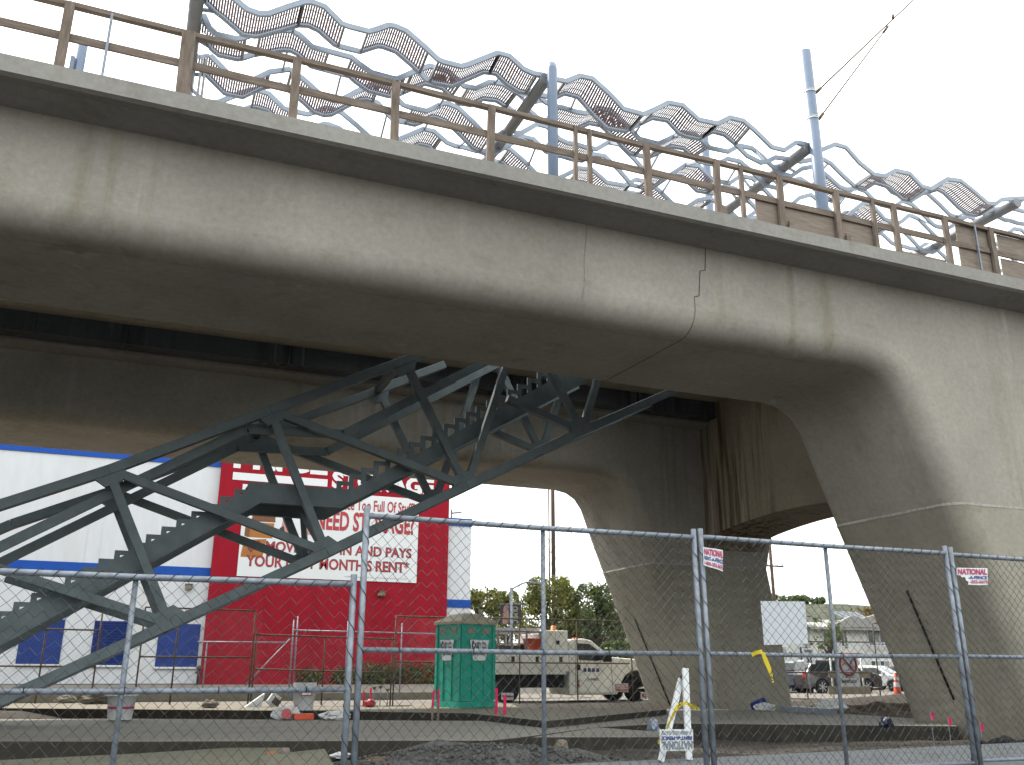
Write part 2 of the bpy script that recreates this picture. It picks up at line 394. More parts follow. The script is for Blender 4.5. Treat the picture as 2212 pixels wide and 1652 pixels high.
def fine(c, n=4):
    o = []
    for a, b in zip(c, c[1:]):
        for k in range(n): o.append((a[0]+(b[0]-a[0])*k/n, a[1]+(b[1]-a[1])*k/n))
    return o+[c[-1]]
via = thing('viaduct', 'long grey concrete railway viaduct on flared legs, spanning the whole picture', 'viaduct', (16.75, 20.4, 0))
def girder_mesh(y0, y1):
    mb = MB(); curves = []; x = -48
    for pc in PIERS:
        c = [(x, ZS)]+[(pc+a, z) for a, z in LEFT_E[2:][::-1]]
        curves.append(fine(c, 2)); x = None
        c2 = [(pc+a, z) for a, z in RIGHT_E[2:]]
        nx = PIERS[PIERS.index(pc)+1] if pc != PIERS[-1] else None
        curves.append(c2); x = c2[-1][0]
    curves[-1].append((82, ZS))
    # split every bay into evenly short pieces so the shading stays even
    return shell(mb, curves, y0, y1, ZT)
NEAR_Y, FAR_Y = (12.85, 16.4), (24.2, 27.75)
for y0, y1 in (NEAR_Y, FAR_Y):
    girder_mesh(y0, y1).build('girder', 'girder', via)
for pc in PIERS:
    for y0, y1 in (NEAR_Y, FAR_Y):
        mb = MB()
        le = [(pc+a, z) for a, z in LEFT_E[:3]][::-1]; re = [(pc+a, z) for a, z in RIGHT_E[:3]]
        zj = ZJ-.03
        le[0] = (le[0][0], zj); re[-1] = (re[-1][0], zj)
        shell(mb, [fine(le, 4), fine(re, 4)], y0, y1, None)
        lg = mb.build('pier_leg', 'leg', via)
        # mortar line round the leg at the pour joint
        j = MB(); a = pc+LEFT_E[2][0]; b = pc+RIGHT_E[2][0]; ring = []; rr = RF
        for cx, cy, t0 in ((a+rr, y0+rr, 180), (b-rr, y0+rr, 270), (b-rr, y1-rr, 0), (a+rr, y1-rr, 90)):
            for k in range(7):
                t = rad(t0+15*k); ring.append((cx+math.cos(t)*(rr+.006), cy+math.sin(t)*(rr+.006)))
        L = len(ring); rnd = random.Random(int(pc*7+y0)); vs = []
        dense = []
        for i in range(L):
            p, q = ring[i], ring[(i+1) % L]; m_ = max(1, int(math.dist(p, q)/.12))
            for k in range(m_): dense.append((p[0]+(q[0]-p[0])*k/m_, p[1]+(q[1]-p[1])*k/m_))
        L = len(dense)
        for x, y in dense:
            h = .028+.012*noise.noise(Vector((x*4, y*4, pc))); c0 = ZJ-.012+.01*noise.noise(Vector((x*2, y*2, 5)))
            vs += [(x, y, c0-h), (x, y, c0+h)]
        j.add(vs, [[2*i, 2*((i+1) % L), 2*((i+1) % L)+1, 2*i+1] for i in range(L)])
        j.build('joint_line', 'caulk', lg)
# deck edges: fascia, sloping overhang and deck slab (outer side and opening side)
def deck(y_out, y_web, y_in_web, y_in, s):
    mb = MB(); x0, x1 = -48, 82
    prof = [(y_out, 9.36), (y_out, 9.10), (y_out+.07*s, 9.07), (y_out+.3*s, 9.12), (y_web+.02*s, 9.03), (y_in_web-.02*s, 9.03), (y_in, 9.1), (y_in, 9.36), (y_out+.3*s, 9.42)]
    mb.prism([(x0, y, z) for y, z in prof], (x1-x0, 0, 0))
    return mb
d1 = deck(12.05, 12.85, 16.4, 17.6, 1).build('deck_edge', 'fascia', via)
d2 = deck(28.75, 27.75, 24.2, 23.75, -1).build('deck_edge', 'fascia', via)
# stained strip of the far deck seen through the opening, and the platform slab, its stair well shaped narrow to darken the space below
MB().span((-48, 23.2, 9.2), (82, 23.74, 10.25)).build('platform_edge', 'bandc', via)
MB().span((-48, 17.61, 9.7), (4.4, 23.19, 10.2)).span((12.4, 17.61, 9.7), (82, 23.19, 10.2)).span((4.401, 17.61, 9.7), (12.399, 18.7, 10.2)).span((4.401, 21.7, 9.7), (12.399, 23.19, 10.2)).build('platform_slab', 'leg', via)
# cross wall between the legs with an arched underside
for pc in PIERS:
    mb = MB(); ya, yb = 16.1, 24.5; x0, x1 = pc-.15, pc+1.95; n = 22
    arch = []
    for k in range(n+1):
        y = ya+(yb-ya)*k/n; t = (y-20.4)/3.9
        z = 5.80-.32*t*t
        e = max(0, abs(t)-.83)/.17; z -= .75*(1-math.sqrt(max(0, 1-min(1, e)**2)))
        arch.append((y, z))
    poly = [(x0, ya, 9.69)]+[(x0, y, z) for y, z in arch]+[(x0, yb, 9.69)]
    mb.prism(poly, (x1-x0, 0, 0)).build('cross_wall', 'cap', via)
# pour joints, hairlines and drain details on the near girder
mb = MB()
st = [(1524, 527), (1523, 585), (1512, 586), (1510, 640), (1500, 641.5)]
pts = [at(x, y, Y=12.845) for x, y in st]
for a, b in zip(pts, pts[1:]): mb.beam(a+Vector((0, -.003, 0)), b+Vector((0, -.003, 0)), .006, .012, (0, 1, 0))
xj = pts[-1].x; arc = []
for k in range(7):
    t = math.pi/2*k/6; arc.append((xj-.05*k/6, 12.85+RF*(1-math.cos(t))-.006*math.cos(t), ZS+RF*(1-math.sin(t))-.006*math.sin(t)))
arc = [pts[-1]]+[q for q in arc if q[2] < pts[-1].z]
arc += [(xj-.15, 16.0, ZS-.004)]
for a, b in zip(arc, arc[1:]): mb.beam(a, b, .006, .005, (1, 0, 0))
mb.build('pour_joint', 'trench', via)
mb = MB()
for k in range(60):
    xa = -6+k*.32
    mb.beam((xa, 13.42+.004*noise.noise(Vector((k*.7, 0, 0))), ZS-.002), (xa+.32, 13.42+.004*noise.noise(Vector((k*.7+.7, 0, 0))), ZS-.002), .014, .008)
mb.build('form_seam', 'leg', via)
mb = MB(); hl = [at(x, y, Y=12.846) for x, y in ((1268, 478), (1266, 520), (1262, 560), (1263, 610), (1258, 650))]
for a, b in zip(hl, hl[1:]): mb.beam(a, b, .004, .02, (0, 1, 0))
mb.build('lime_line', 'caulk', via)
# rain pipe let into the inner side of the two visible legs
for n_, (px0, py0, px1, py1, Y) in (('near', (1962, 1278, 2062, 1510, 14.6)), ('far', (1373, 1338, 1452, 1530, 25.6))):
    def onleg(px, py):
        best = None
        for k in range(200):
            p = at(px, py, Y=Y-1.5+k*.02); z = p.z; e = LEFT_E[:3]
            x = 16.75+(e[0][0]+(e[1][0]-e[0][0])*z/2.5 if z < 2.5 else e[1][0]+(e[2][0]-e[1][0])*(z-2.5)/(ZJ-2.5))
            d_ = abs(x-p.x)
            if best is None or d_ < best[0]: best = (d_, p)
        return best[1]
    a, b = onleg(px0, py0), onleg(px1, py1)
    mm = MB(); a = a+Vector((-.02, 0, 0)); b = b+Vector((-.02, 0, 0))
    mm.tube([a+Vector((.12, 0, .03)), a+Vector((-.02, 0, .02)), a.lerp(b, .05), a.lerp(b, .5)+Vector((0, 0, -.01)), b], .024 if n_ == 'near' else .022, 8)
    solo('drain_hose', mm, 'black' if n_ == 'near' else 'lamp', 'dark drain hose running down the inner side of the %s pier leg' % ('nearest' if n_ == 'near' else 'farther, central'), 'hose', 'drain hoses on the pier legs')

# ================================================================== LUMBER GUARD RAIL ON THE DECK EDGE
YR = 12.2
rail = thing('guard_rail', 'weathered timber guard rail along the near edge of the viaduct deck', 'railing', (8, YR, 9.38))
def railx(px, py): return at(px, py, Y=YR).x
zt, zm, z0 = 10.50, 9.98, 9.375
xs0, xs1 = -6.0, 19.0
def lum(mb, a, b, wd, h): mb.beam(a, b, wd, h)
segs = [-6, railx(128, 140), railx(395, 195), railx(632, 250), railx(852, 300), railx(1058, 345), railx(1243, 390), railx(1402, 430), railx(1552, 455), railx(1688, 480), railx(1812, 510), railx(1940, 540), railx(2050, 560), railx(2150, 585), 20.5]
rnd = random.Random(4)
for a, b in zip(segs, segs[1:]):
    j1, j2 = rnd.uniform(-.015, .015), rnd.uniform(-.015, .015)
    MB().beam((a-.02, YR+.03, zt+j1), (b+.02, YR+.03, zt+j2), .09, .075).build('top_rail', 'wood', rail)
    MB().beam((a-.02, YR+.045, zm+j2), (b+.02, YR+.045, zm+j1), .04, .12).build('mid_rail', 'wood', rail)
for px, py, wd, thick in ((128, 140, .1, 'wood'), (395, 195, .15, 'wood'), (632, 250, .1, 'wood'), (852, 300, .1, 'wood'), (1058, 345, .1, 'wood'), (1243, 390, .05, 'wood'), (1275, 398, .06, 'wood'), (1402, 428, .1, 'wood'), (1552, 455, .1, 'wood'), (1607, 465, .06, 'wood'), (1690, 482, .1, 'wood'), (1814, 512, .1, 'wood'), (1895, 530, .06, 'wood'), (1942, 540, .1, 'wood'), (2053, 562, .1, 'wood'), (2155, 588, .1, 'wood')):
    x = railx(px, py); l = rnd.uniform(-.03, .03)
    MB().beam((x, YR, z0), (x+l, YR, zt+.02), wd*1.3, .06, (0, 1, 0)).build('post', 'woodv', rail)
for px, py in ((222, 156), (2120, 580)):
    x = railx(px, py); MB().beam((x, YR, z0), (x, YR, zt), .035, .035, (0, 1, 0)).build('thin_post', 'galv', rail)
for a, b, zz0, zz1 in ((1643, 1690, z0, zm), (1694, 1812, z0, zm), (1818, 1900, z0, zm), (1944, 2040, z0, z0+.17), (2072, 2150, z0, zt-.04), (2158, 2300, z0, zm-.08), (2158, 2300, zm+.02, zt-.04)):
    MB().span((railx(a, 500), YR+.07, zz0), (railx(b, 500), YR+.09, zz1)).build('plywood_sheet', 'ply', rail)
for px, py in ((1556, 440), (1700, 470), (1824, 500)):
    x = railx(px, py)+.07
    MB().span((x-.05, YR-.03, z0), (x+.05, YR+.02, z0+.22)).build('cleat', 'wood', rail)

# ================================================================== WAVY STATION CANOPY
can = thing('platform_canopy', 'station canopy of wavy blue grey bars and perforated sheets above the deck', 'canopy', (12, 19.5, 9.4))
def scr(l, Y): return [at(x, y, Y=Y) for x, y in l]
A_PX = [(508.8, 0), (533.9, 21.2), (560.9, 30.9), (580.3, 30.9), (622.7, 15.5), (657.5, 4.8), (673, 4.8), (701.9, 15.5), (738.6, 52.2), (754.1, 57.9), (797, 68.9), (812.4, 65), (839.5, 55.3), (853, 57.3), (878.1, 67.9), (914.8, 99.8), (945.7, 128.7), (957.3, 134.5), (995.9, 144.2), (1011.4, 140.3), (1075.1, 115.2), (1100.2, 122), (1131.1, 150), (1152.4, 159.6), (1171.7, 163), (1200.4, 172.4), (1223.6, 176.3), (1252.5, 164.7), (1279.6, 170.5), (1316.3, 203.3), (1347.2, 236.2), (1389.7, 247.8), (1412.9, 238.1), (1443.8, 222.6), (1474.7, 228.4), (1509.4, 259.3), (1550, 268), (1576.5, 254.8), (1605.4, 261.6), (1628.6, 280.9), (1667.2, 318.6), (1694.3, 325.3), (1719.4, 308.9), (1736.8, 311.8), (1775.4, 324.4), (1804.4, 312.8), (1827.6, 319.5), (1856.5, 352.4), (1887.4, 377.5), (1910.9, 381.8), (1934, 369.2), (1964.9, 376), (1992, 404), (2011.3, 408.8), (2046, 387.6), (2075, 391.4), (2104, 414.6), (2133, 439.7), (2150.4, 441.6), (2163.9, 432)]
B_PX = [(468.2, 27), (483.7, 38.6), (524.2, 74.4), (549.3, 78.2), (560.9, 77.3), (622.7, 59.9), (644, 54.1), (665.2, 55.1), (688.4, 65.7), (723.2, 96.6), (734.8, 101.4), (777.3, 112), (814.4, 99.8), (825.9, 100.7), (854.9, 111.4), (891.6, 142.3), (922.5, 173.2), (938, 179), (976.6, 185.7), (999.8, 175.1), (1044.2, 155.8), (1071.3, 159.7), (1096.4, 182.8), (1121.5, 198.3), (1135, 200.2), (1199.4, 212), (1219.7, 202.4), (1248.7, 210.1), (1285.4, 251.6), (1312.4, 276.7), (1351, 283.5), (1370.4, 273.8), (1409, 255.5), (1441.8, 261.3), (1467, 288.3), (1480.5, 294.1), (1509.4, 300), (1539.8, 284.8), (1564.9, 291.5), (1588, 310.8), (1613.2, 336.9), (1644, 352.4), (1657.6, 349.5), (1675, 340.8), (1690.4, 342.7), (1730, 350), (1748.4, 346.6), (1779.3, 345.5), (1794.7, 354.3), (1821.8, 381.4), (1846.9, 403.6), (1868.4, 408.8), (1889.6, 395.3), (1918.6, 404), (1936, 418.5), (1949.5, 430), (1968.8, 433.9), (1993.9, 418.5), (2024.8, 409.8), (2038.3, 416.5), (2071.2, 449.4), (2088.6, 461.9), (2107.9, 465.8)]
C_PX = [(439.2, 42.5), (452.8, 61.8), (468.2, 75.3), (510.7, 85), (522.3, 83), (543.5, 76.3), (607.3, 65.7), (628.5, 66.6), (645.9, 75.3), (674.9, 102.4), (703.9, 110), (760, 125), (775, 138), (802.8, 157.7), (845.3, 169.3), (858.8, 171.2), (903.2, 151.9), (928.3, 143.2), (967, 153.9), (992, 177), (1001.7, 186.7), (1028.8, 191.5), (1057.7, 178), (1086.7, 181.9), (1115.7, 200), (1127, 208)]
YA, YB = 17.0, 17.68
xz = lambda l: [(p.x, p.z) for p in l]
pa = [(-.05, 15.45), (.3, 15.3)]+[q for q in xz(scr(A_PX, YA)) if q[0] > .4]+[(24.3, 15.5), (25.2, 15.5), (26.4, 14.95), (27.3, 15.1), (28.2, 15.5)]
pb = [(-.05, 15.45)]+[q for q in xz(scr(B_PX, YB)) if q[0] > .1]+[(23.6, 15.3), (24.4, 15.5), (25.2, 15.5), (26.4, 14.95), (27.3, 15.1), (28.2, 15.5)]
def prof(pl, x):
    if x <= pl[0][0]: return pl[0][1]
    for (a, z1), (b, z2) in zip(pl, pl[1:]):
        if a <= x <= b and b > a: return z1+(z2-z1)*(x-a)/(b-a)
    return pl[-1][1]
pc1 = [(-.05, 15.35)]+[q for q in xz(scr(C_PX, 18.02)) if q[0] > .05]
def shift(pl, d, k=1.0, lo=-.1, hi=28.2):
    base = [(x+d, 15.25+(z-15.25)*k) for x, z in pl]; per = base[-1][0]-base[0][0]+.45
    ext = [(x-per, z) for x, z in base]+base+[(x+per, z) for x, z in base]
    ext = sorted(set((round(x, 3), z) for x, z in ext if lo <= x <= hi)); o = []
    for x, z in ext:
        if not o or x-o[-1][0] > .12: o.append((x, z))
    return o
core = [q for q in pa if -.3 < q[0] < 15.5]
cc = pc1+[q for q in shift(core, 1.05) if q[0] > pc1[-1][0]+.25]
rows = [(YA, pa), (YB, pb), (18.02, cc), (18.74, [(x+.1, z+.01) for x, z in cc]), (19.42, shift(core, 2.1, 1.15)), (20.12, shift(core, 2.0, 1.15)), (20.75, shift(core, -.7)), (21.5, shift(core, -.6))]
for Y, pl in rows:
    MB().band(pl, Y, .125, .06).build('wavy_tube', 'canopy', can)
def sheet(r0, r1, xa, xb):
    (Y0, p0), (Y1, p1) = rows[r0], rows[r1]; mb = MB(); x = xa
    while x < xb:
        x2 = x+.043
        mb.add([(x, Y0+.05, prof(p0, x)), (x2, Y0+.05, prof(p0, x2)), (x2, Y1-.05, prof(p1, x2)), (x, Y1-.05, prof(p1, x))], [(0, 1, 2, 3)])
        x += .056
    for t in (.33, .67):
        y = Y0+(Y1-Y0)*t; n = max(2, int((xb-xa)/.2)); vs = []
        for i in range(n+1):
            xx = xa+(xb-xa)*i/n; z = prof(p0, xx)*(1-t)+prof(p1, xx)*t+.003; vs += [(xx, y-.012, z), (xx, y+.012, z)]
        mb.add(vs, [[2*i, 2*i+2, 2*i+3, 2*i+1] for i in range(n)])
    mb.build('perforated_sheet', 'panel', can)
    for x in (xa, xb):
        MB().beam((x, Y0, prof(p0, x)-.02), (x, Y1, prof(p1, x)-.02), .05, .07).build('cross_bar', 'arm', can)
ax = lambda px, py, Y=17: at(px, py, Y=Y).x
for a, b in ((-.05, 1.98), (1.98, ax(744, 58)), (ax(795, 68), ax(925, 115)), (ax(948, 130), ax(1080, 116)), (ax(1080, 116), ax(1160, 160)), (8.35, ax(1389, 247)), (ax(1412, 238), ax(1550, 268)), (ax(1550, 268), ax(1620, 275)), (ax(1885, 376), ax(2000, 405)), (20.9, 22.9)):
    sheet(0, 1, a, b)
for a, b in ((-.1, .9), (1.2, 2.75), (3.3, 4.6), (4.75, 6.0), (6.2, 7.5), (8.6, 10.2), (10.3, 11.3), (11.7, 13.2), (17.3, 18.0)): sheet(2, 3, a, b)
for a, b in ((-.2, 1.6), (2.1, 4.3), (5.2, 7.3), (9.2, 10.4), (12.2, 14.6), (20.0, 21.2)): sheet(4, 5, a, b)
for a, b in ((1.4, 2.4), (4.6, 6.4), (8.4, 9.6), (10.6, 12.4), (13.0, 15.2), (18.6, 19.8)): sheet(6, 7, a, b)
for r0, r1 in ((1, 2), (3, 4), (5, 6)):
    (Y0, p0), (Y1, p1) = rows[r0], rows[r1]
    for x in (1.9, 3.2, 4.7, 5.9, 6.9, 9.0, 10.9, 12.1, 13.4, 14.8, 17.1, 18.7, 20.1, 22.3):
        if (int(x*10)+r0) % 3: MB().beam((x, Y0, prof(p0, x)), (x, Y1, prof(p1, x)), .045, .06).build('strut', 'canopy', can)
arms = [ax(430, -40), ax(1178, 165), ax(1745, 318), ax(2195, 437)]
for x in arms:
    a = MB().tube([(x, 16.95, 15.18), (x, 23.4, 15.18)], .15, 16).build('gantry_beam', 'arm', can)
    for Y, pl in rows:
        for s in (-1, 1):
            if s < 0 and x < 1: continue
            br = MB(); z = prof(pl, x+s*.3)
            br.beam((x+s*.1, Y, 15.2), (x+s*.42, Y, prof(pl, x+s*.42)), .014, .1)
            for k in (.2, .34): br.box((x+s*k, Y-.012, 15.2+(prof(pl, x+s*.42)-15.2)*(k-.1)/.32), (.03, .02, .03))
            br.build('bracket_plate', 'canopy', a)
for x in arms[1:2]:
    MB().tube([(x+.05, 16.72, 9.4), (x+.05, 16.72, 15.3), (x+.05, 16.76, 15.42)], .125, 20).build('column', 'pole', can)
# ================================================================== CATENARY POLES
def pole(px, py, Y, r, ztop, label, bands, cat='pole', zb_=9.4):
    x = at(px, py, Y=Y).x
    t = thing('catenary_pole', label, cat, (x, Y, zb_), 'overhead line poles on the viaduct')
    MB().tube([(x, Y, zb_), (x, Y, ztop)], r, 24).build('shaft', 'pole', t)
    for z in bands: MB().lathe((x, Y, z-.03), [(r+.012, 0), (r+.012, .025), (r+.002, .025), (r+.002, .045), (r+.012, .045), (r+.012, .07)], 24).build('band', 'vinyl', t)
    return t, x
zb = at(1748, 200, Y=16.8).z; zb2 = at(1755, 258, Y=16.8).z
t, xp = pole(1760, 300, 16.8, .16, at(1736, 112, Y=16.8).z, 'tall blue overhead line pole with two bands, right of centre on the deck', (zb, zb2))
e1 = at(1929, 42, Y=16.8); e2 = at(1915, 62, Y=16.8); e3 = at(1990, -15, Y=16.8)
mb = MB(); a1 = Vector((xp+.18, 16.8, zb)); a2 = Vector((xp+.18, 16.8, zb2))
mb.tube([a1, e1, e3], .022, 8); mb.tube([a2, e2], .02, 8)
for a_, e_ in ((a1, e1), (a2, e2)): mb.tube([a_+(e_-a_)*.015, a_+(e_-a_)*.07], .045, 8)
mb.tube([e1, e1+Vector((.02, 0, .16))], .04, 8); mb.tube([e2-(e2-a2)*.05, e2+(e2-a2)*.02], .038, 8)
mb.build('cantilever_arm', 'rust', t)
pole(1525, 370, 22.6, .17, at(1523, 296, Y=22.6).z, 'shorter blue pole behind the canopy, left of the tall pole', (at(1526, 347, Y=22.6).z,), zb_=10.19)
x = at(172, 140, Y=16.9).x
t = thing('signal_stand', 'small blue post with a side box behind the guard rail at far left', 'post', (x, 16.9, 9.4))
z1 = at(175, 88, Y=16.9).z
MB().tube([(x, 16.9, 9.4), (x, 16.9, z1-.05), (x, 16.9, z1)], .09, 14, radii=[.09, .09, .06]).build('shaft', 'pole', t)
MB().span((x-.16, 16.8, 9.4), (x-.085, 17.0, z1-.45)).span((x+.1, 16.8, 9.4), (x+.35, 17.0, z1-.9)).build('side_box', 'pole', t)
# perforated metal stanchion on the deck edge near the first arm
x = at(432, 200, Y=13.4).x
mb = MB(); mb.span((x-.05, 13.37, 9.4), (x-.012, 13.43, 10.95)).span((x+.012, 13.37, 9.4), (x+.05, 13.43, 10.95)).span((x-.16, 13.38, 9.8), (x+.06, 13.41, 9.86))
solo('slotted_stanchion', mb, 'arm', 'slotted grey metal stanchion standing beside the leftmost canopy beam', 'stanchion')

# ================================================================== STEEL TRUSS STAIR
stair = thing('truss_stair', 'dark grey steel truss stair climbing to the platform under the viaduct', 'staircase', (-5, 20.2, .3))
YN, YFT = 19.0, 21.4
def sp(px, py): p = at(px, py, Y=YN); return (p.x, p.z)
top = [sp(-240, 1190), sp(-5, 1092), sp(235, 1015), sp(583, 886), sp(870, 782)]
dtx = (top[4][0]-top[3][0]); dtz = top[4][1]-top[3][1]
top += [(top[4][0]+dtx*.62, top[4][1]+dtz*.62)]
zch = lambda x: top[3][1]+(x-top[3][0])*dtz/dtx
def upto(a, b):
    """diagonal from the lower node b through a, run up to the chord or the platform"""
    k = 1.0
    while b[1]+(a[1]-b[1])*k < min(9.62, zch(b[0]+(a[0]-b[0])*k)) and k < 6: k += .02
    return ((b[0]+(a[0]-b[0])*k, b[1]+(a[1]-b[1])*k), b)
bot = [sp(-200, 1600), sp(-8, 1516), sp(370, 1345), sp(705, 1192), sp(1005, 1048), sp(1255, 930), sp(1440, 850)]
bot += [(bot[-1][0]+.9, bot[-1][1]+.48)]
diag = [(sp(235, 1015), sp(364, 1345)), (sp(240, 1015), sp(705, 1192)), (sp(583, 886), sp(703, 1190)), (sp(586, 886), sp(1003, 1048)), (sp(875, 782), sp(1005, 1048)), (sp(1093, 790), sp(1008, 1048)), (sp(-20, 1222), sp(366, 1345)), (sp(1205, 830), sp(1255, 928)), (sp(1290, 820), sp(1258, 928)), (sp(1095, 860), sp(1255, 930))]
for i in (4, 5, 7, 8): diag[i] = upto(*diag[i])
for Y in (YN, YFT):
    for nm, pl in (('top_chord', top), ('bottom_chord', bot)):
        mb = MB()
        for a, b in zip(pl, pl[1:]): mb.beam((a[0], Y, a[1]), (b[0], Y, b[1]), .2, .2)
        bevel(mb.build(nm, 'steel', stair), .012)
    for (a, b) in diag:
        mb = MB().beam((a[0], Y+.002, a[1]), (b[0], Y+.002, b[1]), .17, .17); bevel(mb.build('diagonal', 'steel', stair), .01)
for nd in bot[1:6]+top[2:5]:
    MB().beam((nd[0], YN+.1, nd[1]), (nd[0], YFT-.1, nd[1]), .15, .15).build('cross_beam', 'steel', stair)
for Y in (YN, YFT):
    for nd, ch in [(bot[i], bot) for i in range(2, 6)]+[(top[i], top) for i in range(2, 5)]:
        i = ch.index(nd); a, b = Vector(ch[i-1]), Vector(ch[min(i+1, len(ch)-1)]); d = (b-a).normalized(); k = Vector((-d.y, d.x))*(1 if ch is bot else -1); c0 = Vector(nd)
        q = [c0-d*.34, c0-d*.16+k*.30, c0+d*.16+k*.30, c0+d*.34]
        MB().prism([(u.x, Y-.085, u.y) for u in q], (0, .166, 0)).build('gusset', 'steel', stair)
# a splay brace under the landing
a = sp(705, 1192)
MB().beam((a[0], YN+.1, a[1]), (a[0]-.35, 20.2, a[1]+1.0), .12, .12).beam((a[0], YFT-.1, a[1]), (a[0]-.35, 20.2, a[1]+1.0), .12, .12).build('brace', 'steel', stair)
RUN, RISE = .2656, .1711
LAND0, LAND1, ZL = 1.99, 3.84, 5.245
def stair_line(x):
    if x < LAND0: return ZL-(LAND0-x)*RISE/RUN
    if x < LAND1: return ZL
    return ZL+(x-LAND1)*RISE/RUN
steps = []
for k in range(24): steps.append((LAND0-RUN*(k+1), ZL-RISE*(k+1)))
for k in range(24): steps.append((LAND1+RUN*k, ZL+RISE*(k+1)))
for Y in (19.36, 21.04):
    xs = [-4.9]
    up = [(-4.9, stair_line(-4.9)-.21), (LAND0-.01, ZL-.21), (LAND0, ZL), (LAND1+.21*RUN/RISE, ZL), (10.6, stair_line(10.6)-.21)]
    dn = [(xs[0], stair_line(xs[0])-.78), (LAND0+.28, ZL-.40), (LAND1+.1, ZL-.40), (10.6, stair_line(10.6)-.76)]
    MB().prism([(x, Y-.03, z) for x, z in up]+[(x, Y-.03, z) for x, z in dn[::-1]], (0, .06, 0)).build('stringer', 'steel', stair)
    MB().beam((dn[0][0], Y, dn[0][1]-.012), (dn[1][0], Y, dn[1][1]-.012), .16, .022).beam((dn[1][0]+.005, Y, dn[1][1]-.013), (dn[2][0], Y, dn[2][1]-.013), .16, .022).beam((dn[2][0]+.005, Y, dn[2][1]-.012), (dn[3][0], Y, dn[3][1]-.012), .16, .022).build('stringer_flange', 'steel', stair)
    for x, z in (steps if Y < 20 else []):
        z1 = z; mb = MB()
        mb.span((x, Y-.028, z1-.36), (x+.105, Y+.028, z1)); mb.span((x+.106, Y-.028, z1-.085), (x+RUN+.0, Y+.028, z1))
        mb.build('tread_bracket', 'steel', stair)
MB().span((LAND0+.02, 19.40, ZL-.06), (LAND1-.02, 21.0, ZL-.01)).build('landing', 'steel', stair)
# guard beams that follow the flights
gz = [(-4.9, 2.02), (-.77, 4.69), (1.85, 6.37), (3.9, 6.45), (10.2, 10.45)]
for Y in (19.3, 21.12):
    mb = MB()
    for a, b in zip(gz, gz[1:]): mb.beam((a[0], Y, a[1]), (b[0], Y, b[1]), .1, .19)
    mb.build('guard_beam', 'steel', stair)
# ================================================================== GROUND
def gh(x, y):
    """height of the bare ground"""
    def sm(a, b, t): t = max(0, min(1, (t-a)/(b-a))); return t*t*(3-2*t)
    lum_ = .05*noise.noise(Vector((x*.9, y*.9, 3)))+.025*noise.noise(Vector((x*2.7, y*2.7, 1)))
    f = .33-(.24-.1*sm(4, 9, x))*sm(11, 14.5, y)     # front strip falls from the walk to the foot of the slabs
    if y < 9.5: f = .05
    z = f
    z = z+(.12-z)*sm(14.5, 16, y)                   # under the slabs and in the trench
    z = z+(.52-z)*sm(24.5, 26.5, y)
    back = .42-.1*sm(36, 60, y)+.42*sm(33, 45, y)*(1-sm(16, 22, x))
    z = z+(back-z)*sm(26.5, 29, y)
    mound = .32*math.exp(-((x-19.5)/3.2)**2-((y-23.2)/1.3)**2)+.25*math.exp(-((x-27)/4)**2-((y-26)/1.4)**2)
    z += mound*(1 if y > 19 else .3)
    k = 1 if y < 30 else max(0, 1-(y-30)/4)
    return z+lum_*k
def axis_pts(spec):
    o = []
    for a, b, s in spec:
        n = max(1, round((b-a)/s)); o += [a+(b-a)*i/n for i in range(n)]
    return o+[spec[-1][1]]
gx = axis_pts([(-1800, -200, 400), (-200, -40, 20), (-40, -14, 2), (-14, 36, .35), (36, 90, 3), (90, 300, 30), (300, 1800, 300)])
gy = axis_pts([(-400, -20, 60), (-20, 8, 4), (8, 36, .3), (36, 90, 3), (90, 300, 30), (300, 2600, 400)])
mb = MB(); nx = len(gx)
mb.add([(x, y, gh(x, y) if y < 100 else .32) for y in gy for x in gx], [[j*nx+i, j*nx+i+1, (j+1)*nx+i+1, (j+1)*nx+i] for j in range(len(gy)-1) for i in range(nx-1)], True)
struct('ground', mb, 'soil')
def sided(o, m='trench'):  # upright faces take a darker material: soil and shade put into the colour
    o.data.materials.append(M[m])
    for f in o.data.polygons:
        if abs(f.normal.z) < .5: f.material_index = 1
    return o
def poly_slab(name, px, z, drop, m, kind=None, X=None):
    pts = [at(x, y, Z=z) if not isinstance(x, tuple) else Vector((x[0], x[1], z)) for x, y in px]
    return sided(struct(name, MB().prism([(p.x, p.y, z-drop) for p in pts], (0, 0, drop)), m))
# concrete walk under the near fence
o = struct('concrete_walk', MB().prism([(-40, 6.2, -.3), (60, 6.2, -.3), (60, 13.6, -.3), (14.2, 11.2, -.3), (8.5, 10.75, -.3), (3.2, 10.4, -.3), (-40, 9.7, -.3)], (0, 0, .74)), 'walk'); bevel(o, .02)
struct('street', MB().span((-200, -60, -.5), (200, 6.15, .06)), 'road')
# long slab and its right-hand shelf
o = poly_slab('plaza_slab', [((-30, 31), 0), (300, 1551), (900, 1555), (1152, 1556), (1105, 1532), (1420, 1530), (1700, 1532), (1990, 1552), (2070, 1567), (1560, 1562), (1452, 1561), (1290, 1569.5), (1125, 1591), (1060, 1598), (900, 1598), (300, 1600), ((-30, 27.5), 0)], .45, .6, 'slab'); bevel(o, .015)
pts = [(at(1292, 1570, Z=.443), .0), (at(1500, 1585, Z=.36), 0), (at(1450, 1591, Z=.34), 0), (at(1131, 1591.5, Z=.43), 0)]
mb = MB(); v = [p for p, _ in pts]; mb.prism([(p.x, p.y, p.z-.5) for p in v], (0, 0, .5)); sided(struct('sloping_shelf', mb, 'slab'))
